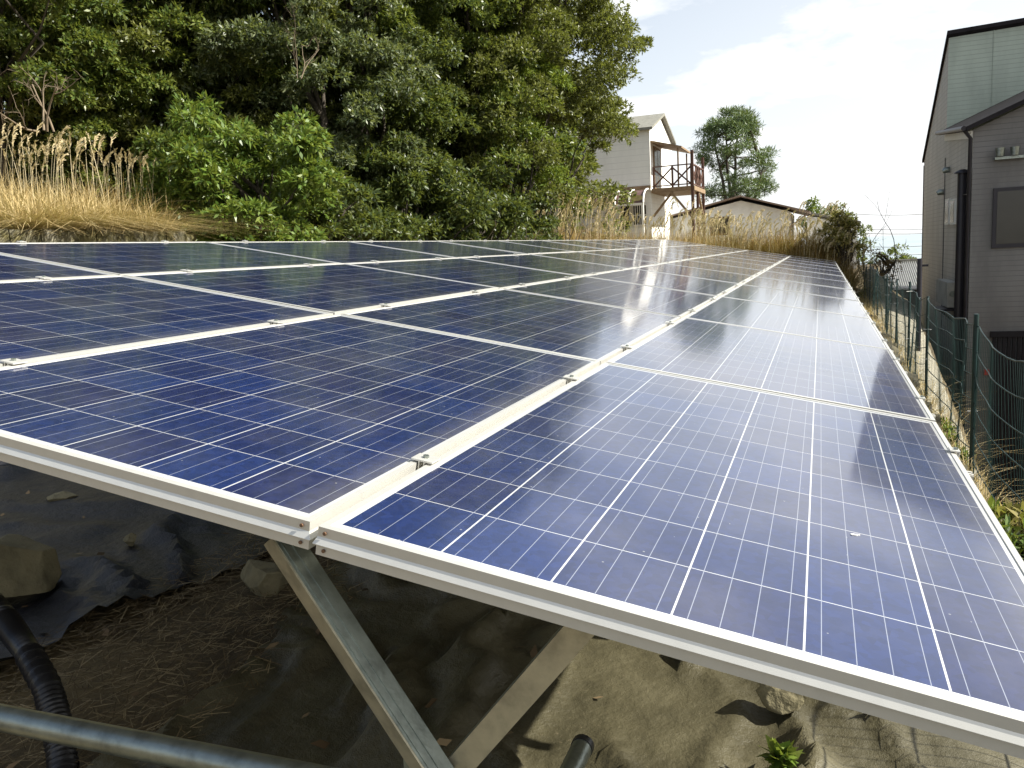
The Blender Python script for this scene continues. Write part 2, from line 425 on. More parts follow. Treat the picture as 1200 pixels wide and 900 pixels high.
for ex, en, sgn in ((ROWX[0], 'fence-side edge', 1), (ROWX[3] - PW, 'bank-side edge', -1)):
    for i in range(NP):
        for k, cy in enumerate(CL_Y):
            if ec is None: ec = o = clamp_proto(True)
            else: o = copy_tree(ec)
            o.location = arr(ex, i * PITCH + cy + .015, .001); o.rotation_euler = (0, TILT, 0) if sgn > 0 else (0, -TILT, math.pi)
            tag(o, 'silver end clamp, %s, %s end of the %s panel' % (en, ('near', 'far')[k], ORD[i]), 'clamp', 'end clamps along the outer edges')
# rails under the panels, their ends stick out by the fence
rail = None
for i in range(NP):
    for k, cy in enumerate(CL_Y):
        if rail is None:
            m = MB(); L = 4.12; X1 = .05
            m.span((-L, -.019, -.036), (X1, .019, -.033)); m.span((-L, -.019, -.0328), (X1, -.016, -.003)); m.span((-L, .016, -.0328), (X1, .019, -.003))
            m.span((-L, -.0158, -.003), (X1, -.006, 0)); m.span((-L, .006, -.003), (X1, .0158, 0))
            rail = o = m.build('mounting_rail', M['alu'])
        else: o = rail.copy(); COL.objects.link(o)
        o.location = arr(.0, i * PITCH + cy + .015, -PT - .002); o.rotation_euler = (0, TILT, 0)
        tag(o, 'galvanised rail end under the fence-side edge, %s end of the %s panel' % (('near', 'far')[k], ORD[i]), 'rail', 'rails crossing under the panels')

m = MB()
for dx, dy, a_, b_ in ((0, 0, .009, .005), (.010, .003, .005, .003), (-.007, -.002, .004, .003)):
    n_ = 14; top = [(dx + a_ * math.cos(k) * (1 + .2 * math.sin(3 * k)), dy + b_ * math.sin(k) * (1 + .25 * math.cos(2 * k)), .0012) for k in np.linspace(0, 2 * math.pi, n_ + 1)[:-1]]
    m.add(top + [(p[0], p[1], 0) for p in top], [tuple(range(n_))] + [(k, n_ + k, n_ + (k + 1) % n_, (k + 1) % n_) for k in range(n_)])
o = m.build('bird_dropping', M['white_paint']); o.scale = (.65, .65, 1); o.location = arr(-.262, .512, -.0018); o.rotation_euler = (0, TILT, .3); tag(o, 'dried white bird dropping on the glass of the nearest fence-side panel', 'dropping')

# support frames: V legs on a foundation pipe
def channel(m, a, b, w, d, side):
    """lipped channel seen from outside: web, a flange, a rib"""
    a, b = Vector(a), Vector(b); ax = (b - a).normalized(); y = Vector((0, 1, 0)); n = ax.cross(y).normalized()
    m.bar(a, b, w, .0025, 0, (0, 1, 0))
    rot = Matrix((n, ax, y)).transposed(); L = (b - a).length; c = (a + b) / 2
    for s in (-1, 1):
        m.box(c + n * s * (w / 2 - .0012) + y * (d / 2 + .0013), (.0024, L, d), rot, 1 if s == side else 0)
        m.box(c + n * s * (w / 2 - .008) + y * (d + .0026), (.0135, L, .0024), rot, 0)
    m.box(c - y * .0022, (.010, L, .002), rot, 1)
def support(yc, label):
    dz = 0.
    root = empty('support_frame', (-.55, yc, .70)); tag(root, label, 'support frame', 'V shaped frames under the array')
    def rel(p): return (p[0] + .55, p[1] - yc, p[2] - .70)
    a = Vector((-.525, yc - .03, .745))
    ang = Vector((-.765, yc - .03, 1.105)); m = MB()
    # left leg: an open channel turned so that two of its faces show
    ax = (ang - a).normalized(); q = Vector((0, 1, 0)); n = ax.cross(q).normalized(); Rm = Matrix((n, ax, q)).transposed()
    tw = Matrix.Rotation(R_(-25), 3, ax); Rm2 = tw @ Rm; L = (ang - a).length; c = (a + ang) / 2
    def lb(off, size, mi): m.box(c + Rm2 @ Vector(off) - Vector((.55 * -1, yc, .70)), size, Rm2, mi)
    lb((0, 0, -.018), (.036, L, .003), 1)
    lb((.0175, 0, .0015), (.003, L, .036), 0); lb((-.0175, 0, .0015), (.003, L, .036), 0)
    lb((-.0202, 0, -.010), (.0024, L, .005), 0); lb((-.0202, 0, .004), (.0024, L, .008), 0)
    lb((-.012, 0, .0205), (.010, L, .003), 0)
    m.build('leg', [M['steel'], M['steel_bounce']], root)
    m = MB(); b0 = Vector((-.515, yc - .012, .74)); b1 = Vector((-.285, yc - .012, 1.02))
    ax = (b1 - b0).normalized(); n = ax.cross(q).normalized(); Rm = Matrix((n, ax, q)).transposed(); L = (b1 - b0).length; c = (b0 + b1) / 2
    def lb2(off, size, mi): m.box(c + Rm @ Vector(off) - Vector((-.55, yc, .70)), size, Rm, mi)
    lb2((0, 0, 0), (.038, L, .003), 1); lb2((.0175, 0, .0215), (.003, L, .040), 0); lb2((-.0175, 0, .0215), (.003, L, .040), 0)
    m.build('leg', [M['steel'], M['steel_bounce']], root)
    m = MB()
    m.tube([rel((-3.9, yc, .68)), rel((-.2, yc, .68))], .0243, 16); m.build('base_pipe', M['steel'], root)
    m = MB(); m.box(rel((-.545, yc - .002, .722)), (.10, .012, .060)); m.box(rel((-.545, yc - .022, .705)), (.07, .03, .006)); m.build('bracket', M['steel'], root)
    for px_ in (-3.6, -1.95, -.25):
        m = MB(); m.tube([rel((px_, yc + .052, .74)), rel((px_, yc + .052, -.3))], .028, 12); m.build('pile', M['steel'], root)
    return root
support(1.02, 'galvanised V shaped steel frame holding up the near end of the array')
for yy in (6.9, 11.6, 16.3): support(yy, 'galvanised V shaped steel frame deep in the shade under the array')
m = MB(); e = Vector(pZ(683, 874, .375)); q = Vector((e.x, .35, .375))
m.tube([q, e], .0243, 16); pp = m.build('steel_pipe', M['steel'])
m = MB(); m.tube([e + Vector((0, -.012, 0)), e + Vector((0, .006, 0))], .0262, 16); m.build('end_cap', M['black_pl'], pp)
tag(pp, 'short grey pipe with a black end cap, low in front of the sunlit sheet', 'pipe')

# ------------------------------------------------------------------ weed sheets, straw, rocks, conduit
def cloth_mat(name, c0, c1, c2, rough):
    t = NT(name); p = t.pos(); a = t.noise(p, 2.2, 8, .65); w = t.noise(p, 260, 2, .5)
    c = t.ramp(a, [(.3, c0), (.52, c1), (.75, c2)])
    sp = t.noise(p, 60, 3, .6); c = t.mix(t.ramp(sp, [(.66, (0, 0, 0)), (.74, (.5, .5, .5))]), c, (.16, .13, .08))
    t.l(c, t.b.inputs['Base Color']); t.b.inputs['Roughness'].default_value = rough
    h = t.math('ADD', t.math('MULTIPLY', t.noise(p, 14, 6, .6), 1.0), t.math('MULTIPLY', w, .12)); cz = t.n('ShaderNodeTexNoise'); cz.noise_type = 'RIDGED_MULTIFRACTAL'; cz.inputs['Scale'].default_value = 3.2; cz.inputs['Detail'].default_value = 5; t.l(p, cz.inputs['Vector'])
    h = t.math('ADD', h, t.math('MULTIPLY', cz.outputs['Fac'], .22)); t.bump(h, .6, .025)
    return t.m
def cloth(name, x0, x1, y0, y1, keep, lift, mat, seed, amp, rid, step=.035, dirv=(.8, .6)):
    xs = np.arange(x0, x1, step); ys = np.arange(y0, y1, step); X, Y = np.meshgrid(xs, ys)
    a = X * dirv[0] + Y * dirv[1]; b = -X * dirv[1] + Y * dirv[0]
    wob = fbm(X * .8, Y * .8, seed + 9) * 1.6
    fold = fbm((a + wob) * 1.7, b * .38, seed); ridge = np.abs(fbm((a + wob * .7) * 2.6, b * .5, seed + 4) - .47)
    Z = np.vectorize(ground_z)(X, Y) + lift + (fold - .4) * amp + np.clip(.075 - ridge, 0, .1) * amp * rid + (fbm(X * 9, Y * 9, seed + 2, 3) - .4) * .018
    Z = np.maximum(Z, np.vectorize(ground_z)(X, Y) + .045)
    ny, nx = X.shape
    i = np.arange((ny - 1) * (nx - 1)); r, c = i // (nx - 1), i % (nx - 1); v = r * nx + c
    F = np.stack([v, v + 1, v + nx + 1, v + nx], 1)
    cx = X.ravel()[F].mean(1); cy = Y.ravel()[F].mean(1); F = F[keep(cx, cy)]
    V = np.stack([X, Y, Z], -1).reshape(-1, 3); used = np.unique(F); mp = -np.ones(len(V), int); mp[used] = np.arange(len(used))
    me = bpy.data.meshes.new(name); me.from_pydata(V[used].tolist(), [], mp[F].tolist())
    me.polygons.foreach_set('use_smooth', [True] * len(me.polygons)); me.materials.append(mat); me.update()
    return link(name, me)
def gapline(y): return -2.80 + (y - 2.1) * -.10                 # the bare strip runs away between the two sheets
M['sheet_black'] = cloth_mat('black_weed_sheet', (.008, .008, .011), (.012, .0125, .016), (.020, .020, .022), .5)
M['sheet_brown'] = cloth_mat('faded_weed_sheet', (.034, .030, .015), (.068, .060, .032), (.125, .112, .066), .5)
s1 = cloth('weed_sheet', -7.4, -1.2, -1.2, 17, lambda x, y: (x < -2.80 + .12 * np.sin(y * 2.3) - .02 * (y - 2)) | ((y > 3.75 + .12 * np.sin(x * 3)) & (x < -2.0)), .05, M['sheet_black'], 21, .22, 3.4, .05, (.55, .83))
tag(s1, 'wrinkled black weed control sheet on the shaded ground at left', 'weed sheet')
s2 = cloth('weed_sheet', -2.25, .98, -1.2, 17, lambda x, y: x > -2.02 + .10 * np.sin(y * 2.9 + 1) - .16 * (y - 2), .03, M['sheet_brown'], 57, .34, 3.4, .035, (.9, .43))
tag(s2, 'faded brown weed control sheet with deep sunlit folds under the array', 'weed sheet')

def blades(n, area, h0, h1, wid, rng, lean=.5, segs=3, droop=.5):
    """(n*segs,4,3) ribbons; area() -> base point"""
    out = []
    for _ in range(n):
        b = np.array(area(), float); h = rng.uniform(h0, h1); az = rng.uniform(0, 2 * math.pi); le = rng.random() * lean
        d = np.array([math.cos(az), math.sin(az), 0]); s = np.array([-d[1], d[0], 0]); ta = rng.uniform(-.9, .9); s = s * math.cos(ta) + d * math.sin(ta)
        pts = []
        for k in range(segs + 1):
            f = k / segs; pts.append(b + d * h * (le * f + droop * le * f * f * 1.6) + np.array([0, 0, h * (f - droop * le * f * f * .9)]))
        for k in range(segs):
            w0 = wid * (1 - k / segs * .85) / 2; w1 = wid * (1 - (k + 1) / segs * .85) / 2
            out.append([pts[k] - s * w0, pts[k] + s * w0, pts[k + 1] + s * w1, pts[k + 1] - s * w1])
    return np.array(out)
nr_ = np.random.default_rng(3)
M['straw'] = leaf_mat('straw', [(.07, .05, .024), (.16, .115, .055), (.33, .26, .14)], .8, .0)
st = []
for _ in range(9000):
    y = nr_.uniform(1.2, 4.3); x = nr_.uniform(-2.95, -1.75 - .05 * y)
    z = ground_z(x, y) + .03 + nr_.random() ** 2 * .07; L = nr_.uniform(.02, .11); a = nr_.uniform(0, math.pi); e_ = nr_.normal(0, .22)
    d = np.array([math.cos(a) * math.cos(e_), math.sin(a) * math.cos(e_), math.sin(e_)]) * L / 2; s = np.array([-math.sin(a), math.cos(a), .3]) * .0016
    c = np.array([x, y, z]); st.append([c - d - s, c - d + s, c + d + s * .6, c + d - s * .6])
struct(quads('fallen_straw', np.array(st), M['straw']), 'stuff')

lf = []
for _ in range(170):
    y = nr_.uniform(1.4, 6.5); x = nr_.uniform(-5.5, .8); z = ground_z(x, y) + nr_.uniform(.06, .12); a = nr_.uniform(0, 2 * math.pi); L = nr_.uniform(.015, .04)
    d = np.array([math.cos(a), math.sin(a), nr_.normal() * .25]) * L; s_ = np.array([-math.sin(a), math.cos(a), nr_.normal() * .3]) * L * .45; c = np.array([x, y, z]); lf.append([c - d, c - s_, c + d, c + s_])
M['litter'] = leaf_mat('leaf_litter', [(.07, .045, .02), (.16, .10, .045), (.26, .19, .10)], .8, .0)
LITTER = np.array(lf)
def sheet_lookup():
    pts = np.concatenate([np.array([v.co[:] for v in o.data.vertices]) for o in (s1, s2)])
    out = []
    for q in LITTER:
        c = q.mean(0); k = np.argmin((pts[:, 0] - c[0]) ** 2 + (pts[:, 1] - c[1]) ** 2)
        if (pts[k, 0] - c[0]) ** 2 + (pts[k, 1] - c[1]) ** 2 < .004: q = q.copy(); q[:, 2] += pts[k, 2] + .008 - c[2]
        out.append(q)
    return np.array(out)
struct(quads('leaf_litter', sheet_lookup(), M['litter']), 'stuff')

def rock(name, c, size, seed, label, mat=None, flat=.75):
    bm = bmesh.new(); bmesh.ops.create_icosphere(bm, subdivisions=5, radius=1)
    r = np.random.default_rng(seed); pl = [(Vector(r.normal(size=3)).normalized(), r.uniform(.48, .82)) for _ in range(16)]
    for v in bm.verts:
        p = v.co.copy()
        for n, d in pl:
            k = p.dot(n) - d
            if k > 0: p -= n * k * .99
        q = p * 3.1
        p *= 1 + (float(fbm(q.x + q.z * .7 + seed, q.y - q.z * .6, seed)) - .45) * .13
        v.co = Vector((p.x * size[0], p.y * size[1], p.z * size[2] * flat))
    me = bpy.data.meshes.new(name); bm.to_mesh(me); bm.free(); me.polygons.foreach_set('use_smooth', [True] * len(me.polygons)); me.materials.append(mat or M['rock'])
    o = link(name, me); o.location = c; o.rotation_euler = (0, 0, r.uniform(0, 6)); tag(o, label, 'rock', 'stones weighing down the weed sheets'); return o
def onz(px, py, z): p = pZ(px, py, z); return p
p = onz(15, 665, .20); rock('rock', p, (.21, .21, .27), 3, 'large angular tan rock at the left edge on black sheet')
p = onz(48, 668, .10); rock('rock', p, (.07, .06, .06), 5, 'small tan stone touching the large angular rock', flat=.9)
p = onz(312, 678, .11); rock('rock', p, (.16, .13, .15), 8, 'dark mossy rock beside the straw in deep shade')
p = onz(73, 583, .13); rock('rock', p, (.12, .09, .07), 11, 'flat pale stone farthest back on the black sheet')
p = onz(152, 632, .12); rock('rock', p, (.055, .05, .06), 13, 'small pebble on a fold of the black sheet')
p = onz(918, 812, .12); rock('rock', p, (.095, .08, .085), 17, 'grey stone in the sunlit folds below the front edge')

m = MB(); pts = [Vector(onz(-25, 690, .40)), Vector(onz(5, 725, .36)), Vector(onz(33, 765, .30)), Vector(onz(55, 805, .24)), Vector(onz(68, 850, .16)), Vector(onz(74, 900, .08)), Vector(onz(76, 960, .02))]
path = []; rad = []
for i in range(len(pts) - 1):
    for k in range(26):
        f = k / 26; path.append(pts[i].lerp(pts[i + 1], f)); rad.append(.0)
d = 0
for i in range(len(path)):
    if i: d += (path[i] - path[i - 1]).length
    rad[i] = .039 + .0055 * math.sin(d / .017 * 2 * math.pi)
m.tube(path, rad, 18); tag(m.build('corrugated_conduit', M['black_pl']), 'black corrugated cable conduit curving down at lower left', 'conduit')

# ------------------------------------------------------------------ leafy things
def leaves_at(tips, outw, rng, per, L, W, spread=.6, droop=.25, updir=.55):
    """kite shaped leaves radiating from twig tips: (n,4,3)"""
    n = len(tips) * per; c = np.repeat(tips, per, 0); o = np.repeat(outw, per, 0)
    d = o * .7 + rng.normal(size=(n, 3)) * spread; d[:, 2] -= droop; d /= np.linalg.norm(d, axis=1)[:, None] + 1e-9
    up = rng.normal(size=(n, 3)) * .45 + o * .35; up[:, 2] += updir
    s = np.cross(d, up); s /= np.linalg.norm(s, axis=1)[:, None] + 1e-9
    l = (L * rng.uniform(.45, 1.45, n))[:, None]; w = (W * rng.uniform(.7, 1.2, n))[:, None]
    b = c + d * l * .08; mid = b + d * l * .5
    nn = np.cross(s, d); mid = mid + nn * l * .06
    return np.stack([b, mid - s * w / 2, b + d * l, mid + s * w / 2], 1)
def clump_leaves(C, Rr, rng, tips, per, L, W, **kw):
    """C (k,3) clump centres, Rr (k,3) radii"""
    T, O = [], []
    for c, r in zip(C, Rr):
        v = rng.normal(size=(tips, 3)); v /= np.linalg.norm(v, axis=1)[:, None]
        v[:, 2] = np.where(v[:, 2] < -.35, -v[:, 2] * .6, v[:, 2])
        T.append(c + v * r * (rng.uniform(.55, 1.05, tips) ** .6)[:, None]); O.append(v)
    return leaves_at(np.concatenate(T), np.concatenate(O), rng, per, L, W, **kw)
GREENS = {
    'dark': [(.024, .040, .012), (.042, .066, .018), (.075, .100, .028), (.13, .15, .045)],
    'mid': [(.030, .054, .012), (.058, .092, .018), (.100, .135, .026), (.17, .19, .05)],
    'olive': [(.042, .052, .014), (.080, .094, .022), (.125, .138, .036), (.19, .19, .06)],
    'bright': [(.040, .075, .012), (.080, .135, .020), (.120, .175, .028), (.18, .22, .05)],
    'yellow': [(.065, .100, .012), (.105, .160, .015), (.14, .195, .022), (.18, .22, .035)],
    'grey': [(.040, .058, .030), (.068, .092, .042), (.115, .138, .068), (.18, .195, .11)],
    'gold': [(.10, .10, .03), (.20, .165, .05), (.34, .27, .10), (.44, .35, .15)],
    'tan': [(.10, .085, .025), (.18, .15, .045), (.26, .21, .07), (.32, .26, .10)],
}
for k in list(GREENS): M['leaf_' + k] = leaf_mat('leaf_' + k, [tuple(v * m_ for v, m_ in zip(c_, (1.02, 1.06, .95))) for c_ in GREENS[k]], .42 if k != 'yellow' else .55, .34)

def branch_path(a, b, rng, n=6, wob=.08):
    a, b = np.array(a, float), np.array(b, float); L = np.linalg.norm(b - a)
    return [tuple(a + (b - a) * f + (rng.normal(size=3) * wob * L * (f * (1 - f) * 2) if 0 < f < 1 else 0)) for f in np.linspace(0, 1, n)]
def tree(name, x, y, zb, zt, r, col, seed, label, clumps=70, cr=.62, tips=48, per=6, L=.135, W=.05, trunk=.13, top=None, group=None, pw=.55, cat='tree', shape=1.0):
    rng = np.random.default_rng(seed); g = ground_z(x, y)
    root = empty(name, (x, y, g)); tag(root, label, cat, group)
    h = zt - g; C = []; nl = max(8, clumps // 5)
    for q in range(nl):
        a = q * 2.39996 + rng.uniform(-.5, .5); f = (q + rng.random()) / nl; z = zb + (zt - zb) * f
        prof = math.sin(math.pi * min(1, max(.0, .16 + f * .80))) ** pw
        lr = r * rng.uniform(.27, .50); rr = max(.05, r * prof - lr * .55) * rng.uniform(.85, 1.08)
        lc = np.array([math.cos(a) * rr, math.sin(a) * rr, z - g]); out = np.array([math.cos(a), math.sin(a), .35])
        for _ in range(int(clumps / nl * rng.uniform(.8, 1.3))):
            v = rng.normal(size=3); v /= np.linalg.norm(v); v = v + out * .65; v /= np.linalg.norm(v); C.append(lc + v * lr * np.array([1, 1, .9]))
    for _ in range(int(clumps * .28)):
        f = rng.random(); a = rng.uniform(0, 2 * math.pi); rr = r * math.sin(math.pi * min(1, .16 + f * .80)) ** pw * rng.uniform(.15, .72)
        C.append([math.cos(a) * rr, math.sin(a) * rr, zb + (zt - zb) * f * .92 - g])
    C = np.array(C); Rr = cr * .72 * rng.uniform(.6, 1.35, (len(C), 1)) * np.array([[1.1, 1.1, .72]])
    quads('crown', clump_leaves(C, Rr, rng, tips, per, L, W), M['leaf_' + col], root)
    m = MB(); tp = branch_path((0, 0, -.2), (rng.normal() * .3, rng.normal() * .3, h * .8), rng, 8, .03)
    m.tube(tp, [trunk * (1 - .8 * i / 7) for i in range(8)], 8)
    for k in rng.choice(len(C), min(16, len(C)), replace=False):
        t0 = min(6, max(1, int(C[k][2] / h * 7 * .7))); m.tube(branch_path(tp[t0], C[k], rng, 5, .1), [.05, .04, .03, .02, .01], 5)
    m.build('trunk', M['bark'], root)
    return root
def at(px, Y): p = pY(px, 250, Y); return p[0], p[1]

EV = 'evergreen trees of the left bank'
TREES = [  # px, Y, zb, zt, r, colour, label
    (20, 11.5, 4.6, 10.0, 2.3, 'mid', 'tall evergreen tree at the left edge behind the pampas grass'),
    (120, 13.5, 2.9, 10.5, 2.2, 'olive', 'olive-green evergreen with drooping leaves behind the dry bank'),
    (205, 14.5, 2.4, 10.5, 2.2, 'mid', 'mid-green evergreen just left of and behind the bright bush'),
    (292, 16.0, 3.6, 11.0, 2.3, 'olive', 'tall evergreen rising directly behind the bright rounded bush'),
    (372, 15.5, 1.7, 11.0, 1.9, 'grey', 'grey-green evergreen right of the bright bush, leafy to the ground'),
    (442, 17.5, 1.8, 11.5, 2.1, 'dark', 'dark evergreen in the middle of the tree belt'),
    (510, 19.5, 2.4, 12.5, 2.2, 'mid', 'evergreen right of the middle of the tree belt, bare twigs at its foot'),
    (578, 21.0, 3.2, 12.5, 2.1, 'olive', 'olive evergreen left of the yellow-green tree'),
]
for i, (px, Y, zb, zt, r, c, lb) in enumerate(TREES):
    x, y = at(px, Y); tree('evergreen_tree', x, y, zb, zt, r, c, 100 + i, lb, clumps=185, cr=.58, tips=112, L=.10, W=.044, group=EV)
x, y = at(614, 21.5); tree('evergreen_tree', x, y, 3.4, 7.3, 1.15, 'yellow', 120, 'bright yellow-green small tree beside the white house', clumps=70, cr=.45, tips=60, L=.12, W=.034, trunk=.05, group=EV)
x, y = at(644, 24.0); tree('evergreen_tree', x, y, 5.0, 11.6, 2.7, 'olive', 121, 'big rounded evergreen overhanging the left end of the white house', clumps=260, cr=.58, tips=105, L=.10, W=.046, group=EV, trunk=.2, pw=.95)
p = pY(285, 215, 12.0); tree('evergreen_bush', p[0], p[1], p[2] - 1.15, p[2] + .95, 1.35, 'bright', 130, 'bright green rounded bush above the end of the retaining wall', clumps=90, cr=.38, tips=55, L=.12, W=.05, trunk=.07, cat='bush')
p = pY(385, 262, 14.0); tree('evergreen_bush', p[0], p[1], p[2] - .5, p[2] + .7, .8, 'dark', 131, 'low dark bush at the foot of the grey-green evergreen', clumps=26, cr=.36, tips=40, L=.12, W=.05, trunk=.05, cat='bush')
p = pY(320, 272, 11.5); tree('evergreen_bush', p[0], p[1], p[2] - .4, p[2] + .22, .55, 'bright', 132, 'small bright green shrub just past the end of the wall', clumps=16, cr=.25, tips=36, L=.10, W=.045, trunk=.04, cat='bush')
p = pY(215, 240, 12.6); tree('evergreen_bush', p[0], p[1], p[2] - .8, p[2] + .9, .9, 'mid', 133, 'shaded green bush left of the bright rounded bush', clumps=34, cr=.38, tips=40, L=.12, W=.05, trunk=.05, cat='bush')
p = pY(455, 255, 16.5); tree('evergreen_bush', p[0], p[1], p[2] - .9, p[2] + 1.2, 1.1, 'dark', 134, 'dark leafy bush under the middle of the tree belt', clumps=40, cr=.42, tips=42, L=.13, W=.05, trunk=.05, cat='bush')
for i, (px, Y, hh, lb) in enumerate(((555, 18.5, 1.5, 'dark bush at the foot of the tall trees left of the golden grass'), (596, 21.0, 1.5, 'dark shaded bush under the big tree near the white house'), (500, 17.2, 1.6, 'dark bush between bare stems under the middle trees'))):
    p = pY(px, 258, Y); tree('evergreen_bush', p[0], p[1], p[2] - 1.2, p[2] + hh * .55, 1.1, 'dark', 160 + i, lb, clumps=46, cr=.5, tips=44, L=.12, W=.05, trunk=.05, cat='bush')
BK = [(-40, 17), (60, 19), (160, 20), (255, 21), (345, 22), (430, 24), (510, 26.5), (585, 29), (640, 32)]
for i, (px, Y) in enumerate(BK):
    x, y = at(px, Y); tree('evergreen_tree', x, y, 1.2, 12.5 + .2 * i, 2.9, ('dark', 'mid', 'olive')[i % 3], 140 + i, 'dark evergreen tree deep in the wood, seen through gaps between the front trees', clumps=115, cr=.95, tips=70, per=5, L=.19, W=.085, group='trees of the back row', trunk=.16)

# bare twiggy shrubs
def bare(name, base, h, spread, seed, label, n=7, mat='bark_pale', r0=.022, cat='shrub', group=None, lean=(0, 0)):
    rng = np.random.default_rng(seed); m = MB(); b = Vector(base)
    def grow(p, d, L, r, lev):
        k = 4; path = [p]; q = p.copy(); dd = d.copy()
        for i in range(k):
            dd = (dd + Vector(rng.normal(size=3)) * .16 + Vector((0, 0, .05))).normalized(); q = q + dd * (L / k); path.append(q.copy())
        m.tube(path, [r * (1 - .55 * i / k) for i in range(k + 1)], 5 if lev < 2 else 4, caps=False)
        if lev < 3:
            for _ in range(rng.integers(2, 4)):
                i = rng.integers(1, k + 1); nd = (dd + Vector(rng.normal(size=3)) * .62).normalized(); grow(path[i], nd, L * rng.uniform(.45, .7), r * .5, lev + 1)
    for _ in range(n):
        d = Vector((rng.normal() * spread + lean[0], rng.normal() * spread + lean[1], 1)).normalized()
        grow(Vector((rng.normal() * .06, rng.normal() * .06, -.05)), d, h * rng.uniform(.4, .62), r0, 0)
    o = m.build(name, M[mat]); o.location = b; tag(o, label, cat, group); return o
def gpt(px, Y): x, y = at(px, Y); return (x, y, ground_z(x, y))
bare('bare_shrub', pY(55, 150, 10.2), 1.5, .5, 1, 'leafless pale branches leaning left above the pampas grass', 4, r0=.020, lean=(-.5, 0))
bare('bare_shrub', pY(355, 90, 13.4), 1.5, .3, 2, 'pale bare twigs hanging in front of the upper foliage', 3, r0=.009)
bare('bare_shrub', gpt(530, 18), 2.9, .45, 3, 'leafless shrub with long pale stems below the middle trees', 6)
bare('bare_shrub', gpt(595, 19), 2.3, .5, 4, 'tangled bare brown shrub left of the golden grass', 8, 'bark_pale', .016)
bare('bare_shrub', gpt(655, 22), 2.6, .45, 5, 'bare bush in front of the left end of the white house', 8, 'bark', .018)
bare('bare_shrub', gpt(700, 27), 2.8, .6, 6, 'thin bare branches reaching across the white house wall', 6, 'bark_pale', .018)
bare('bare_shrub', gpt(385, 13.6), 1.4, .6, 7, 'low bare brown twigs right of the bright bush', 6, 'bark_pale', .012)

# ------------------------------------------------------------------ tall dry grass
M['blade'] = leaf_mat('dry_blade', [(.26, .18, .07), (.48, .36, .16), (.64, .52, .28)], .7, .2)
M['blade_rust'] = leaf_mat('rust_blade', [(.16, .09, .025), (.29, .175, .05), (.42, .29, .10)], .75, .2)
M['blade_green'] = leaf_mat('greenish_blade', [(.06, .065, .02), (.13, .125, .035), (.26, .21, .08)], .7, .2)
M['plume'] = leaf_mat('plume', [(.42, .33, .17), (.55, .45, .26), (.66, .57, .38)], .8, .3)
def pampas(seed, h, nb, npl, spread, mat):
    rng = np.random.default_rng(seed); root = empty('pampas_grass')
    quads('foliage', blades(nb, lambda: (rng.normal() * spread, rng.normal() * spread, -.05), h * .35, h * .95, .012, rng, 1.15, 4, .8), M[mat], root)
    for _ in range(npl):
        q = []; b = np.array([rng.normal() * spread, rng.normal() * spread, 0]); H = h * rng.uniform(.9, 1.3); az = rng.normal(.4, .9); d = np.array([math.cos(az), math.sin(az), 0]); le = rng.uniform(.05, .22)
        s = np.array([-d[1], d[0], 0]); pr = None
        for k in range(6):
            f0, f1 = k / 6, (k + 1) / 6
            a0 = b + d * H * le * f0 ** 1.6 + np.array([0, 0, H * f0 * .86]); a1 = b + d * H * le * f1 ** 1.6 + np.array([0, 0, H * f1 * .86])
            q.append([a0 - s * .003, a0 + s * .003, a1 + s * .003, a1 - s * .003])
        tip = a1
        for k in range(34):                              # one-sided drooping plume
            f = k / 34; o = tip + np.array([0, 0, .02]) + d * (.01 + .085 * f * f) + np.array([0, 0, .27 * f - .05 * f * f])
            tg = d * (.10 + .7 * f) + np.array([0, 0, 1.1 - .75 * f]); tg /= np.linalg.norm(tg)
            v = tg * rng.uniform(.7, 1) + rng.normal(size=3) * .22 + d * .15; v *= rng.uniform(.05, .09)
            sd_ = np.cross(v, rng.normal(size=3)); sd_ = sd_ / (np.linalg.norm(sd_) + 1e-9) * .006
            q.append([o - sd_ * .4, o + sd_ * .4, o + v + sd_, o + v - sd_])
        quads('plume', np.array(q), M['plume'], root)
    return root
VAR = [pampas(300 + i, hh, 190, npl, sp_, mt) for i, (hh, npl, sp_, mt) in enumerate(((1.25, 9, .22, 'blade'), (1.15, 5, .28, 'blade_rust'), (1.35, 10, .25, 'blade_rust'), (1.1, 4, .3, 'blade_green')))]
used = set()
def put_pampas(k, x, y, sc, label, group):
    o = VAR[k] if k not in used else copy_tree(VAR[k]); used.add(k)
    o.location = (x, y, ground_z(x, y)); o.rotation_euler = (0, 0, rnd.uniform(-.7, .7)); o.scale = (sc, sc, sc); o['kind'] = 'thing'; tag(o, label, 'grass clump', group)
rg = np.random.default_rng(44)
for i in range(9):
    x, y = at(rg.uniform(-15, 100), rg.uniform(9.0, 10.4)); put_pampas(0, x, y, rg.uniform(.66, .90), 'tall golden pampas grass clump with upright plumes on the left bank above the wall', 'pampas clumps on the left bank')
for px in (118, 135, 148): x, y = at(px, 10.3); put_pampas(2, x, y, .72, 'thin pampas grass with few plumes right of the main clump on the bank', 'thin pampas stems on the bank')
for i in range(70):
    px = rg.uniform(585, 975); Y = rg.uniform(21.6, 27.5) if px < 860 else rg.uniform(21.5, 22.5); x, y = at(px, Y)
    k = int(rg.choice([1, 2, 1, 2, 3, 0])) if px < 860 else int(rg.choice([1, 3, 3, 2]))
    put_pampas(k, x, y, rg.uniform(.8, 1.25) * (.92 if px > 690 else 1), 'tan and rust pampas grass clump growing behind the far end of the array', 'pampas clumps behind the array')
for i in range(11):
    px = rg.uniform(770, 935); x, y = at(px, rg.uniform(21.8, 23.2)); put_pampas(int(rg.choice([0, 2])), x, y, rg.uniform(.72, .95), 'pale plumed pampas grass clump standing in front of the low bungalow', 'plumed clumps before the bungalow')
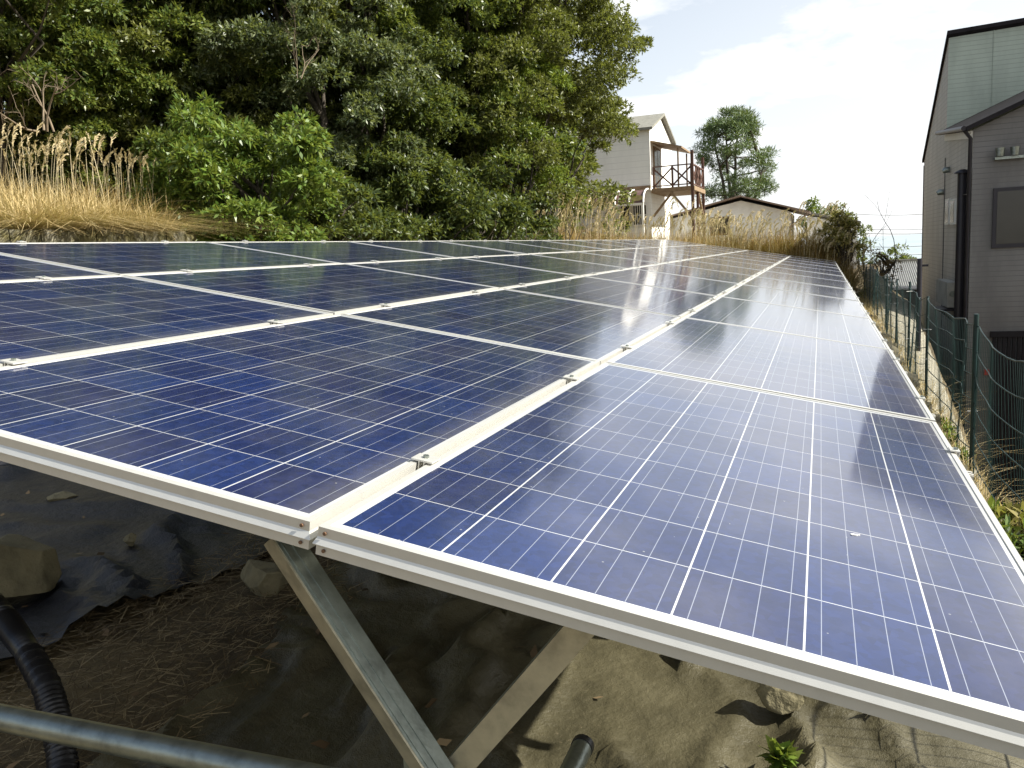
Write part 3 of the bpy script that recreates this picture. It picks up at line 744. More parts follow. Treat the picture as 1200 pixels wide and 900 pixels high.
for px in (905, 925, 940, 952, 962, 973, 982, 990, 998):
    x, y = at(px, rg.uniform(21.25, 21.7)); put_pampas(int(rg.choice([0, 1, 3])), x, y, rg.uniform(.95, 1.2), 'dry golden grass clump at the fence-side far corner of the array', 'grass clumps at the far corner')
for i in range(16):
    px = rg.uniform(335, 600); Y = rg.uniform(13.5, 19.5); x, y = at(px, Y); put_pampas(int(rg.choice([1, 2])), x, y, rg.uniform(.55, .85), 'low dry pampas tuft showing just over the top edge of the panels', 'low tufts along the top edge')
# ground-covering dry grass
def field(name, mat, n, fx, h0, h1, w=.012, lean=.8, seed=5):
    rng = np.random.default_rng(seed); struct(quads(name, blades(n, lambda: fx(rng), h0, h1, w, rng, lean, 3, .6), M[mat]), 'stuff')
def on_ground(x, y): return (x, y, ground_z(x, y) - .03)
def f_bank(r):
    px = r.uniform(-60, 215); Y = r.uniform(7.6, 11.5); x, y = at(px, Y); x = min(x, -9.32); return on_ground(x, y)
field('dry_grass', 'blade', 12000, f_bank, .22, .75, .014, 2.3, 6)
def f_far(r):
    px = r.uniform(560, 1000); return on_ground(*at(px, r.uniform(21.3, 28) if px < 870 else r.uniform(21.3, 22.8)))
field('dry_grass', 'blade_rust', 20000, f_far, .4, 1.1, .018, .7, 7)
def f_fence(r): y = 3.2 + 18 * r.random() ** 1.5; return on_ground(r.normal(.93, .13), y)
field('dry_grass', 'blade', 5200, f_fence, .06, .30, .008, 1.1, 8)
def f_mid(r): return on_ground(*at(r.uniform(215, 560), r.uniform(11.2, 19)))
field('dry_grass', 'blade_rust', 3500, f_mid, .15, .5, .013, 1.0, 9)

# leafy weeds by the fence and the small green plant below the front edge
def weed(x, y, h, seed, col, label, group=None, n=26, L=.09, W=.04, z=None):
    rng = np.random.default_rng(seed); g = ground_z(x, y) if z is None else z; root = empty('leafy_weed', (x, y, g)); tag(root, label, 'weed', group)
    m = MB(); T = []; O = []
    for _ in range(n // 4):
        d = np.array([rng.normal() * .35, rng.normal() * .35, 1]); d /= np.linalg.norm(d); e_ = d * h * rng.uniform(.6, 1)
        m.tube([(0, 0, -.03), tuple(e_ * .5), tuple(e_)], [.004, .003, .002], 5)
        for f in (.45, .7, .88, 1): T.append(e_ * f); O.append(d)
    m.build('stem', M['bark_pale'], root)
    quads('foliage', leaves_at(np.array(T), np.array(O), rng, 4, L, W, .9, .0, .6), M['leaf_' + col], root)
weed(*pZ(918, 912, .06)[:2], .07, 1, 'bright', 'small fresh green plant growing through the sunlit weed sheet', None, 20, .046, .029, .075)
for i, (px, py, h, c) in enumerate(((1172, 600, .24, 'bright'), (1188, 580, .30, 'tan'), (1197, 622, .26, 'mid'), (1182, 645, .22, 'tan'), (1206, 565, .38, 'bright'), (1196, 668, .24, 'olive'))):
    q = pX(px, py, .93); weed(q[0], q[1], h, 20 + i, c, 'leafy weed growing along the fence foot at the right edge of the array', 'weeds by the fence', 60, .075, .030)
for i, (px, py) in enumerate(((1118, 468), (1106, 450), (1126, 515), (1131, 490), (1112, 480))):
    q = pX(px, py, 1.0); weed(q[0], q[1], .10, 40 + i, 'yellow', 'small yellow-green weed in the dry grass at the foot of the fence', 'small weeds by the fence posts', 26, .045, .018)

# ------------------------------------------------------------------ retaining wall
t = NT('mossy_concrete'); p = t.pos(); a = t.noise(p, 2.5, 8, .7); b = t.noise(p, 12, 6, .7)
t.l(t.mix(t.ramp(a, [(.36, (0, 0, 0)), (.52, (1, 1, 1))]), t.ramp(b, [(.3, (.16, .15, .11)), (.7, (.32, .30, .23))]), t.ramp(b, [(.3, (.045, .042, .016)), (.7, (.14, .12, .045))])), t.b.inputs['Base Color'])
t.b.inputs['Roughness'].default_value = .95; t.bump(b, .6, .03); M['moss_conc'] = t.m
m = MB(); ys = np.arange(-2, 10.5, .42)
for i in range(len(ys) - 1):
    m.span((-9.33, ys[i] + .006, -.3), (-8.97 + rnd.uniform(-.012, .012), ys[i + 1] - .006, 2.14 + rnd.uniform(-.012, .012)))
m.span((-9.32, -2, -.3), (-9.02, 10.5, 2.10))
tag(m.build('retaining_wall', M['moss_conc']), 'low mossy concrete retaining wall at left under the dry grass bank', 'wall')

# ------------------------------------------------------------------ fence
def wire_fence():
    FX = 1.0; root = empty('wire_fence', (FX, 7.7, -.2)); tag(root, 'sagging green wire mesh fence along the right side of the array', 'fence')
    posts = [2.0, 4.2, 6.42, 9.15, 10.95, 12.75, 14.6, 17, 19.5, 22.2, 25.6]
    lean = {6.42: -.06, 10.95: .05}
    for y in posts:
        m = MB(); g = ground_z(FX, y); l = lean.get(y, rnd.uniform(-.02, .02))
        m.tube([(0, y - 7.7, g - .1 + .2), (l * .1, y - 7.7 + l, .89 + .2 + rnd.uniform(-.02, .05))], .013 if y != 6.42 else .016, 10); po = m.build('post', M['fence_green'], root)
        c = MB()
        for z in (.25, .55, .82):
            if rnd.random() < .55: c.bar((-.035, y - 7.7, z + .2), (.03, y - 7.7 + rnd.uniform(-.05, .05), z + .2), .006, .004)
        if c.v: c.build('tie', M['tie'], po)
    for i in range(len(posts) - 1):
        a, b = posts[i], posts[i + 1]; m = MB(); n = 14
        def bulge(f, z, y): return .05 * math.sin(math.pi * f) * math.sin(y * 1.7 + z * 2) + .012 * math.sin(y * 9)
        ph = rnd.uniform(0, 6)
        for k in range(7):
            zf = k / 6; path = []
            for j in range(n + 1):
                f = j / n; y = a + (b - a) * f; g = ground_z(FX, y) + .03; sag = .055 * math.sin(math.pi * f) * (.4 + .6 * zf) + .012 * math.sin(f * 19 + ph)
                path.append((bulge(f, zf, y), y - 7.7, g + (.86 - g) * zf - sag + .2))
            m.tube(path,   .0042 if k < 6 else .005, 5, caps=False)
        nv = int((b - a) / .05)
        for j in range(1, nv):
            f = j / nv; y = a + (b - a) * f; g = ground_z(FX, y) + .03
            top = g + (.86 - g) - .055 * math.sin(math.pi * f) + .2
            m.tube([(bulge(f, 0, y), y - 7.7, g + .2), (bulge(f, .5, y), y - 7.7, (g + .2 + top) / 2), (bulge(f, 1, y), y - 7.7, top)], .0016, 4, caps=False)
        m.build('mesh_panel', M['fence_green'], root)
wire_fence()
m = MB(); q = pX(1078, 303, 1.32); m.tube([(q[0], q[1], ground_z(q[0], q[1]) - .1), (q[0], q[1], q[2])], .035, 10); m.box((q[0] + .06, q[1], q[2] - .10), (.10, .03, .03))
tag(m.build('gate_post', M['dark_metal']), 'tall dark post standing beyond the fence before the shed roof', 'post')

# ------------------------------------------------------------------ building on the right
M['sid_grey'] = siding('grey_siding', (.44, .425, .40), .105, .6, .28, .66)
M['sid_dark'] = siding('brown_grey_siding', (.165, .16, .155), .105, .6, .36, .62)
M['sid_green'] = siding('pale_green_siding', (.40, .46, .39), .105, .55, .25, .7)
M['glass_dark'] = simple('window_glass', (.035, .033, .026), .22, 0, .2, 2)
M['roof_dark'] = simple('dark_roof_metal', (.022, .020, .022), .85, 0, .3, 4, spec=.12)
def right_building():
    BX = 2.9
    c0 = pX(1141, 152, BX); yN = c0[1]; zE = c0[2]; c1 = pX(1112, 42, BX); yT = c1[1]; zT = c1[2]; c2 = pX(1083, 190, BX); yF = c2[1]; zF = c2[2]
    zb = -6.3; root = empty('house', (BX, yN, zb)); tag(root, 'two storey house with grey lap siding and pale green upper wall at right edge', 'house')
    XR = BX + 9
    def w(p): return (p[0] - BX, p[1] - yN, p[2] - zb)
    zL = pX(1107, 157, BX)[2]
    # low volume: side wall, gable wall with rising rake
    rk = .16
    m = MB(); m.add([w((BX, yN, zb)), w((BX, yN, zE)), w((BX, yT, zL - .04)), w((BX, yT, zb))], [(0, 1, 2, 3)], 0)
    m.add([w((BX, yT, zb)), w((BX, yT, zF)), w((BX, yF, zF)), w((BX, yF, zb))], [(0, 1, 2, 3)], 0)
    m.add([w((BX, yT, zF)), w((BX, yT, zT)), w((BX, yF, zF))], [(0, 1, 2)], 0)
    m.add([w((BX, yF, zb)), w((BX, yF, zF)), w((XR, yF, zF)), w((XR, yF, zb))], [(0, 1, 2, 3)], 0)
    m.add([w((XR, yF, zb)), w((XR, yF, zF)), w((XR, yT, zT)), w((XR, yT, zb))], [(0, 1, 2, 3)], 0)
    m.build('side_wall', M['sid_grey'], root)
    hr = zE + 3.1 * .42
    m = MB(); m.add([w((BX, yN, zb)), w((XR - 2.5, yN, zb)), w((XR - 2.5, yN, zE + .2)), w((BX + 3.1, yN, hr)), w((BX, yN, zE))], [(0, 1, 2, 3, 4)])
    m.build('gable_wall', M['sid_dark'], root)
    m = MB(); m.add([w((BX, yT - .004, zE - .5)), w((XR, yT - .004, zE - .5)), w((XR, yT - .004, zT + .35)), w((BX, yT - .004, zT))], [(0, 1, 2, 3)])
    m.span(w((BX + .95, yT - .02, zE)), w((BX + .965, yT - .005, zT + .03)))
    m.build('upper_wall', M['sid_green'], root)
    # roofs
    m = MB(); th = .09
    def slab(ps, mi=0):
        lo = [(p[0], p[1], p[2] - th) for p in ps]; n = len(ps); vs = ps + lo
        m.add(vs, [tuple(range(n)), tuple(range(2 * n - 1, n - 1, -1))] + [(i, n + i, n + (i + 1) % n, (i + 1) % n) for i in range(n)], mi)
    ov = .16
    slab([w((BX - ov, yN - .25, zE + .06 - ov * .42 + .06)), w((BX + 3.1, yN - .25, hr + .12)), w((BX + 3.1, yT - .006, hr + .12 + zL - zE)), w((BX - ov, yT - .006, zL + .10 - ov * .42))])
    slab([w((BX + 3.1, yN - .25, hr + .12)), w((XR - 2.3, yN - .25, zE + .3)), w((XR - 2.3, yT - .006, zL + .3)), w((BX + 3.1, yT - .006, hr + .12 + zL - zE))])
    rf = m.build('roof', M['roof_dark'], root)
    m = MB(); slab([w((BX - .05, yT - .12, zT + .10)), w((XR + .1, yT - .12, zT + .46)), w((XR + .1, yF + .1, zF + .40)), w((BX - .05, yF + .1, zF + .08))]); m.build('roof', M['roof_dark'], root)
    m = MB(); m.bar(w((BX - .027, yN + .02, zE - .09)), w((BX - .027, yT - .02, zL - .13)), .044, .15); m.build('fascia', M['white_paint'], root)
    m = MB(); m.tube([w((BX - .21, yN - .22, zE + .02)), w((BX - .21, yT - .02, zL + .0))], .05, 8); m.build('gutter', M['dark_metal'], root)
    # downpipe and flue
    m = MB(); m.tube([w((BX - .20, yN - .1, zE + .02)), w((BX - .05, yN + .03, zE - .16)), w((BX - .05, yN + .03, zb))], .038, 10); m.build('downpipe', M['dark_metal'], root)
    f = pX(1128, 203, BX - .12); m = MB(); m.tube([w((f[0], f[1], f[2])), w((f[0], f[1], zb + .5))], .095, 12)
    m.tube([w((f[0], f[1], f[2])), w((f[0], f[1], f[2] + .03)), w((f[0], f[1], f[2] + .08))], [.16, .15, .05], 12)
    m.bar(w((f[0], f[1], f[2] - .45)), w((BX - .07, yN + .03, f[2] - .45)), .03, .02); m.build('flue_pipe', M['dark_metal'], root)
    for yy, nm in (((yT + .02), 'corner'), (yF - .05, 'corner')):
        m = MB(); m.span(w((BX - .018, yy, zb)), w((BX + .002, yy + .07, zE - .2 if yy < yT + 1 else zF - .1))); m.build('corner_trim', M['sid_dark'], root)
    # narrow windows on the side wall
    for px in (1112.5, 1119):
        a = pX(px, 233, BX); b = pX(px, 263, BX); m = MB(); m.span(w((BX - .05, a[1] - .33, b[2])), w((BX - .002, a[1] + .33, a[2]))); fr = m.build('window', M['white_paint'], root)
        m = MB(); m.span(w((BX - .056, a[1] - .27, b[2] + .05)), w((BX - .051, a[1] + .27, a[2] - .05))); m.build('pane', M['glass_dark'], fr)
    # gable window
    def gp(px, py): return pY(px, py, yN)
    a = gp(1164, 221); b = gp(1163, 291); m = MB(); W_ = 1.75
    x0 = a[0]; m.span(w((x0, yN - .05, b[2])), w((x0 + W_, yN - .003, a[2]))); fr = m.build('window', M['dark_metal'], root)
    m = MB(); m.span(w((x0 + .07, yN - .056, b[2] + .08)), w((x0 + W_ * .5 - .03, yN - .051, a[2] - .07))); m.span(w((x0 + W_ * .5 + .03, yN - .054, b[2] + .08)), w((x0 + W_ - .07, yN - .051, a[2] - .07))); m.build('pane', M['glass_dark'], fr)
    # vent hoods, two flood lights on a bracket
    for px, py in ((1113, 199), (1106, 225)):
        q = pX(px, py, BX); m = MB(); m.tube([w((BX - .002, q[1], q[2])), w((BX - .10, q[1], q[2])), w((BX - .16, q[1], q[2] - .03))], [.07, .075, .05], 10); m.build('vent_hood', M['steel'], root)
    q = gp(1170, 178); m = MB()
    for k in (0, .26): m.tube([w((q[0] + k, yN - .18, q[2] + .06)), w((q[0] + k, yN - .18, q[2] - .10))], [.09, .07], 10)
    m.span(w((q[0] - .08, yN - .14, q[2] - .16)), w((q[0] + .50, yN - .005, q[2] - .11))); fl = m.build('flood_light_bracket', M['steel'], root)
    m = MB(); m.tube([w((q[0] + .45, yN - .05, q[2] - .05)), w((q[0] + .9, yN - .04, q[2] + .35)), w((q[0] + 1.6, yN - .05, q[2] + .95))], .012, 6); m.build('cable', M['black_pl'], root)
    # lower storey: shutter and dark door on the near wall
    m = MB(); lx = pY(1163, 395, yN); 
    for k in range(26): m.span(w((lx[0] + k * .09, yN - .06, zb)), w((lx[0] + k * .09 + .055, yN - .004, lx[2])))
    m.span(w((lx[0] - .05, yN - .08, lx[2])), w((lx[0] + 2.4, yN - .004, lx[2] + .12))); m.build('louvre_screen', M['roof_dark'], root)
    q = gp(1158, 436); m = MB(); m.span(w((q[0] - .08, yN - .03, q[2] - .06)), w((q[0] + .08, yN - .004, q[2] + .06))); m.build('red_plate', simple('red_enamel', (.42, .03, .02), .5), root)
    # air conditioner on the side wall
    a = pX(1123, 331, BX - .05); b = pX(1110, 354, BX - .05); ac = empty('air_conditioner', (BX, a[1], b[2])); tag(ac, 'pale outdoor air conditioner unit on a bracket of the house side wall', 'air conditioner')
    m = MB(); hh = a[2] - b[2]; m.span((-.26, 0, 0), (-.06, max(.75, b[1] - a[1] + .3), hh)); m.build('casing', M['concrete'], ac)
    m = MB(); m.tube([(-.16, -.004, hh * .55), (-.16, -.012, hh * .55)], hh * .12, 16); m.build('fan_grille', M['steel'], ac)
    m = MB(); m.span((-.42, -.05, -.08), (-.03, .85, -.03)); m.bar((-.38, .1, -.06), (-.02, .1, -.4), .03, .03); m.bar((-.38, .7, -.06), (-.02, .7, -.4), .03, .03); m.build('bracket', M['dark_metal'], ac)
right_building()

# ------------------------------------------------------------------ white house with balcony
M['house_white'] = siding('white_board_siding', (.80, .80, .76), .28, .6, .10, .86)
M['tile'] = simple('weathered_shingles', (.20, .195, .165), .9, 0, .3, 6)
M['wood'] = simple('red_brown_timber', (.085, .038, .024), .7, 0, .3, 10)
M['wood_pale'] = simple('weathered_timber', (.22, .15, .085), .8, 0, .3, 8)
M['canopy'] = simple('plum_polycarbonate', (.13, .075, .07), .35, 0, .2, 4)
def white_house():
    Y0 = 40.; A = pY(762, 217, Y0); xe = A[0]; zfl = A[2]; zev = pY(761, 151, Y0)[2]; xl = pY(672, 200, Y0)[0] - 2.0; D = 6.4; zg = .6
    zr = pY(773, 136.5, Y0 + D / 2)[2]; root = empty('house', (xe, Y0, zg)); tag(root, 'white two storey house with timber balcony beyond the tree belt', 'house')
    def w(x, y, z): return (x - xe, y - Y0, z - zg)
    m = MB()
    m.add([w(xl, Y0, zfl), w(xe, Y0, zfl), w(xe, Y0, zev), w(xl, Y0, zev)], [(0, 1, 2, 3)])
    m.add([w(xe, Y0, zfl), w(xe, Y0 + D, zfl), w(xe, Y0 + D, zev), w(xe, Y0 + D / 2, zr - .1), w(xe, Y0, zev)], [(0, 1, 2, 3, 4)])
    m.add([w(xl, Y0, zfl), w(xl, Y0 + D, zfl), w(xl, Y0 + D, zev), w(xl, Y0 + D / 2, zr - .1), w(xl, Y0, zev)], [(4, 3, 2, 1, 0)])
    m.add([w(xl, Y0 + D, zfl), w(xe, Y0 + D, zfl), w(xe, Y0 + D, zev), w(xl, Y0 + D, zev)], [(3, 2, 1, 0)])
    m.add([w(xl, Y0, zfl), w(xe, Y0, zfl), w(xe, Y0 + D, zfl), w(xl, Y0 + D, zfl)], [(3, 2, 1, 0)])
    m.build('upper_wall', M['house_white'], root)
    m = MB(); m.span(w(xl, Y0 + .35, zg), w(xe - .05, Y0 + D - .1, zfl - .003)); m.build('lower_wall', M['house_white'], root)
    m = MB(); ov = .25; sl = (zr - zev) / (D / 2)
    for s in (0, 1):
        ya = Y0 - ov if s == 0 else Y0 + D + ov; yr = Y0 + D / 2; za = zev - ov * sl
        ps = [w(xl - .2, ya, za + .02), w(xe + .22, ya, za + .02), w(xe + .22, yr, zr + .02), w(xl - .2, yr, zr + .02)]; lo = [(p[0], p[1], p[2] + .12) for p in ps]
        m.add(ps + lo, [(0, 1, 2, 3), (7, 6, 5, 4), (0, 4, 5, 1), (1, 5, 6, 2), (2, 6, 7, 3), (3, 7, 4, 0)])
    m.build('roof', M['tile'], root)
    m = MB(); m.span(w(xl, Y0 - .03, zfl - .16), w(xe + .02, Y0 + .02, zfl - .004)); m.build('sill_beam', M['wood_pale'], root)
    for ya, yb in ((Y0 - .012, Y0 + .10),):
        m = MB(); m.span(w(xe + .004, ya, zfl - .1), w(xe + .03, yb, zev)); m.build('corner_board', M['white_paint'], root)
    # balcony
    bx = pY(814, 219, Y0 + 1.0)[0]; zf = pY(800, 220, Y0 + 1.2)[2]; ya, yb = Y0 + .25, Y0 + 4.2
    m = MB(); m.span(w(xe + .01, ya, zf - .20), w(bx + .1, yb, zf)); bal = m.build('balcony', M['wood_pale'], root)
    zt = pY(814, 176, Y0 + .5)[2]
    m = MB()
    for yy in (ya + .06, yb - .1): m.bar(w(bx, yy, zg), w(bx, yy, zt), .13, .13)
    m.bar(w(bx - .02, ya + 1.9, zg), w(bx - .02, ya + 1.9, zf + 1.0), .12, .12)
    m.build('post', M['wood'], bal)
    m = MB(); ht = 1.0
    def rail_run(a, b, n):
        for k in range(n + 1):
            f = k / n; p = [a[i] + (b[i] - a[i]) * f for i in range(2)]; m.bar(w(p[0], p[1], zf), w(p[0], p[1], zf + ht), .09, .09)
            if k < n:
                q_ = [a[i] + (b[i] - a[i]) * (k + 1) / n for i in range(2)]
                m.bar(w(*p, zf + .08), w(*q_, zf + ht - .08), .05, .07); m.bar(w(*p, zf + ht - .08), w(*q_, zf + .08), .052, .072)
        m.bar(w(*a, zf + ht), w(*b, zf + ht), .10, .05); m.bar(w(*a, zf + .1), w(*b, zf + .1), .06, .05)
    rail_run((xe + .12, ya + .05), (bx - .05, ya + .05), 2); rail_run((bx, ya + .1), (bx, yb - .1), 3)
    m.build('railing', M['wood'], bal)
    m = MB(); m.bar(w(bx, ya + .05, zf - 1.5), w(xe + .9, ya + .05, zf - .2), .10, .10); m.bar(w(xe + .05, ya + .1, zf - 1.3), w(xe + 1.0, ya + .1, zf - .2), .10, .10); m.bar(w(bx, yb - .1, zf - 1.5), w(bx, ya + 2, zf - .2), .10, .10); m.build('brace', M['wood_pale'], bal)
    # lean-to roof above the balcony door
    za = pY(768, 168, Y0 + .6)[2]; xb = pY(801, 177, Y0 + .8)[0]
    m = MB(); ps = [w(xe + .01, Y0 + .2, za + .12), w(xb, Y0 + .2, za - .28), w(xb, Y0 + 3.3, za - .28), w(xe + .01, Y0 + 3.3, za + .12)]; lo = [(p[0], p[1], p[2] - .08) for p in ps]
    m.add(ps + lo, [(0, 1, 2, 3), (7, 6, 5, 4), (0, 4, 5, 1), (1, 5, 6, 2), (2, 6, 7, 3), (3, 7, 4, 0)])
    for yy in (Y0 + .35, Y0 + 3.1): m.bar(w(xb - .2, yy, zf), w(xb - .2, yy, za - .34), .07, .07)
    m.build('lean_to_roof', M['wood_pale'], root)
    m = MB(); m.span(w(xe + .004, Y0 + .9, zf), w(xe + .05, Y0 + 2.7, zf + 2.05)); fr = m.build('door', M['wood_pale'], root)
    m = MB(); m.span(w(xe + .052, Y0 + 1.05, zf + .1), w(xe + .058, Y0 + 1.75, zf + 1.95)); m.span(w(xe + .052, Y0 + 1.85, zf + .1), w(xe + .058, Y0 + 2.55, zf + 1.95)); m.build('pane', M['glass_dark'], fr)
    # curved carport canopy on the long side
    zc0 = zfl - .2; zc1 = pY(757, 238, Y0 - 1.2)[2]; xa = pY(676, 230, Y0 - .6)[0]
    m = MB(); k = 9; prof = [(Y0 - .06 - 1.25 * math.sin(f * math.pi / 2), zc1 + (zc0 - zc1) * math.cos(f * math.pi / 2)) for f in np.linspace(0, 1, k)]
    vs = [w(x, y, z) for x in (xa, xe - .1) for y, z in prof] ; m.add(vs, [(i, i + 1, k + i + 1, k + i) for i in range(k - 1)], 0, True)
    cn = m.build('carport_canopy', M['canopy'], root)
    nrb = 5
    for i in range(nrb + 1):
        x = xa + (xe - .1 - xa) * i / nrb; m = MB(); m.tube([w(x, y - .02, z + .03) for y, z in prof], .045, 6); m.build('rib', M['white_paint'], cn)
    m = MB(); m.bar(w(xa, prof[-1][0], zc1 - .02), w(xe - .08, prof[-1][0], zc1 - .02), .09, .09); m.build('front_beam', M['white_paint'], cn)
    m = MB(); m.bar(w(xe - .14, prof[-1][0], zg - .5), w(xe - .14, prof[-1][0], zc1), .10, .10); m.build('post', M['white_paint'], cn)
    m = MB(); e0 = pY(748, 233, Y0 - .8); bm_ = [(e0[0] - xe + .32 * math.cos(a), prof[6][0] - Y0 - .07, prof[6][1] - zg + .14 * math.sin(a)) for a in np.linspace(0, 2 * math.pi, 18)[:-1]]
    m.add(bm_, [tuple(range(17))]); m.build('oval_badge', simple('brass_badge', (.45, .38, .18), .5), cn)
    # lower window with bars
    a = pY(742, 241, Y0 + .35); b = pY(762, 263, Y0 + .35); m = MB(); m.span(w(a[0], Y0 + .28, b[2]), w(b[0] - .15, Y0 + .347, a[2])); fr = m.build('window', M['glass_dark'], root)
    m = MB()
    for i in range(7): x = a[0] + (b[0] - .15 - a[0]) * i / 6; m.span(w(x - .012, Y0 + .25, b[2]), w(x + .012, Y0 + .277, a[2]))
    for z in (b[2], (a[2] + b[2]) / 2, a[2]): m.span(w(a[0], Y0 + .235, z - .02), w(b[0] - .15, Y0 + .249, z + .02))
    m.build('window_bars', M['white_paint'], fr)
    a = pY(728, 240, Y0 + .35); b = pY(738, 268, Y0 + .35); m = MB(); m.span(w(a[0], Y0 + .3, b[2]), w(b[0], Y0 + .347, a[2])); m.build('door', M['roof_dark'], root)
white_house()

# ------------------------------------------------------------------ bungalow, block wall, shed roof
M['brown_roof'] = simple('brown_roof_sheet', (.21, .15, .115), .6, 0, .25, 5)
def bungalow():
    Y0 = 46.; a = pY(783, 254, Y0); pk = pY(868, 231, Y0); b = pY(925, 245, Y0); zg = .0
    root = empty('bungalow', (pk[0], Y0, zg)); tag(root, 'low pale bungalow with brown shallow gable roof behind the golden grass', 'bungalow')
    def w(x, y, z): return (x - pk[0], y - Y0, z - zg)
    D = 9.
    m = MB(); xs = [(a[0], a[2] - .15), (pk[0], pk[2] - .18), (b[0], b[2] - .12)]
    for y, fl in ((Y0, False), (Y0 + D, True)):
        f = [w(xs[0][0], y, zg), w(xs[2][0], y, zg), w(xs[2][0], y, xs[2][1]), w(xs[1][0], y, xs[1][1]), w(xs[0][0], y, xs[0][1])]; m.add(f if not fl else f[::-1], [(0, 1, 2, 3, 4)])
    for x, z in (xs[0], xs[2]): m.add([w(x, Y0, zg), w(x, Y0 + D, zg), w(x, Y0 + D, z), w(x, Y0, z)], [(0, 1, 2, 3)])
    m.build('wall', M['stucco'], root)
    m = MB()
    eL = pY(778, 256, Y0 - .5); eR = pY(949, 249, Y0 - .5)
    for e in (eL, eR):
        ps = [w(e[0], Y0 - .5, e[2]), w(pk[0], Y0 - .5, pk[2]), w(pk[0], Y0 + D + .4, pk[2]), w(e[0], Y0 + D + .4, e[2])]; hi = [(p[0], p[1], p[2] + .08) for p in ps]
        m.add(ps + hi, [(0, 1, 2, 3), (7, 6, 5, 4), (0, 4, 5, 1), (1, 5, 6, 2), (2, 6, 7, 3), (3, 7, 4, 0)])
    m.build('roof', M['brown_roof'], root)
    q = pY(832, 255, Y0); r = pY(856, 275, Y0); m = MB(); m.span(w(q[0], Y0 - .05, r[2]), w(r[0], Y0 - .003, q[2])); fr = m.build('window', M['wood'], root)
    m = MB(); m.span(w(q[0] + .1, Y0 - .058, r[2] + .1), w(r[0] - .1, Y0 - .051, q[2] - .1)); m.build('pane', M['glass_dark'], fr)
    m = MB(); q = pY(926, 248, Y0 - .4); m.tube([w(eR[0] - .1, Y0 - .4, eR[2] - .05), w(b[0] + .05, Y0 - .3, b[2] - .9), w(b[0] + .05, Y0 - .3, zg)], .05, 8); m.build('downpipe', M['brown_roof'], root)
bungalow()
Y0 = 49.; a = pY(946, 250, Y0); b = pY(1004, 262, Y0); m = MB()
root = empty('outbuilding', (a[0], Y0, -.2)); tag(root, 'low grey outbuilding with a sloping roof right of the bungalow', 'outbuilding')
m.add([(0, 0, 0), (b[0] - a[0], 0, 0), (b[0] - a[0], 0, b[2] + .05), (0, 0, a[2] + .05)], [(0, 1, 2, 3)]); m.add([(b[0] - a[0], 0, 0), (b[0] - a[0], 5, 0), (b[0] - a[0], 5, b[2] + .05), (b[0] - a[0], 0, b[2] + .05)], [(0, 1, 2, 3)]); m.build('wall', M['stucco'], root)
m = MB(); L = b[0] - a[0]; ps = [(-.2, -.3, a[2] + .22), (L + .2, -.3, b[2] + .2), (L + .2, 5.2, b[2] + .2), (-.2, 5.2, a[2] + .22)]; lo = [(p[0], p[1], p[2] + .12) for p in ps]
m.add(ps + lo, [(0, 1, 2, 3), (7, 6, 5, 4), (0, 4, 5, 1), (1, 5, 6, 2), (2, 6, 7, 3), (3, 7, 4, 0)]); m.build('roof', M['tile'], root)

# corrugated roof
def shed():
    Y0 = 36.; a = pY(1036, 338, Y0); b = pY(1092, 338, Y0); t0 = pY(1044, 309, Y0 + 3.4)
    root = empty('shed', (a[0], Y0, -3.2)); tag(root, 'shed with ribbed pale metal roof between fence and right house', 'shed')
    m = MB(); n = 22; L = b[0] - a[0]; vs = []
    for j, (y, z) in enumerate(((0, a[2] + 3.2), (3.4, t0[2] + 3.2))):
        for i in range(n * 4 + 1):
            u = i / (n * 4); k = i % 4; vs.append((u * L + .0 * y, y, z + (.0, .07, .07, .0)[k]))
    N = n * 4 + 1; m.add(vs, [(i, i + 1, N + i + 1, N + i) for i in range(N - 1)]); m.build('roof', simple('pale_metal_sheet', (.42, .42, .40), .45, .3, .15, 3), root)
    m = MB(); m.span((0, 3.4, t0[2] + 3.12), (L, 3.7, t0[2] + 3.36)); m.build('ridge_cap', M['tile'], root)
    m = MB(); m.span((.1, .3, 0), (L - .1, 3.3, a[2] + 3.1)); m.build('wall', M['dark_metal'], root)
shed()

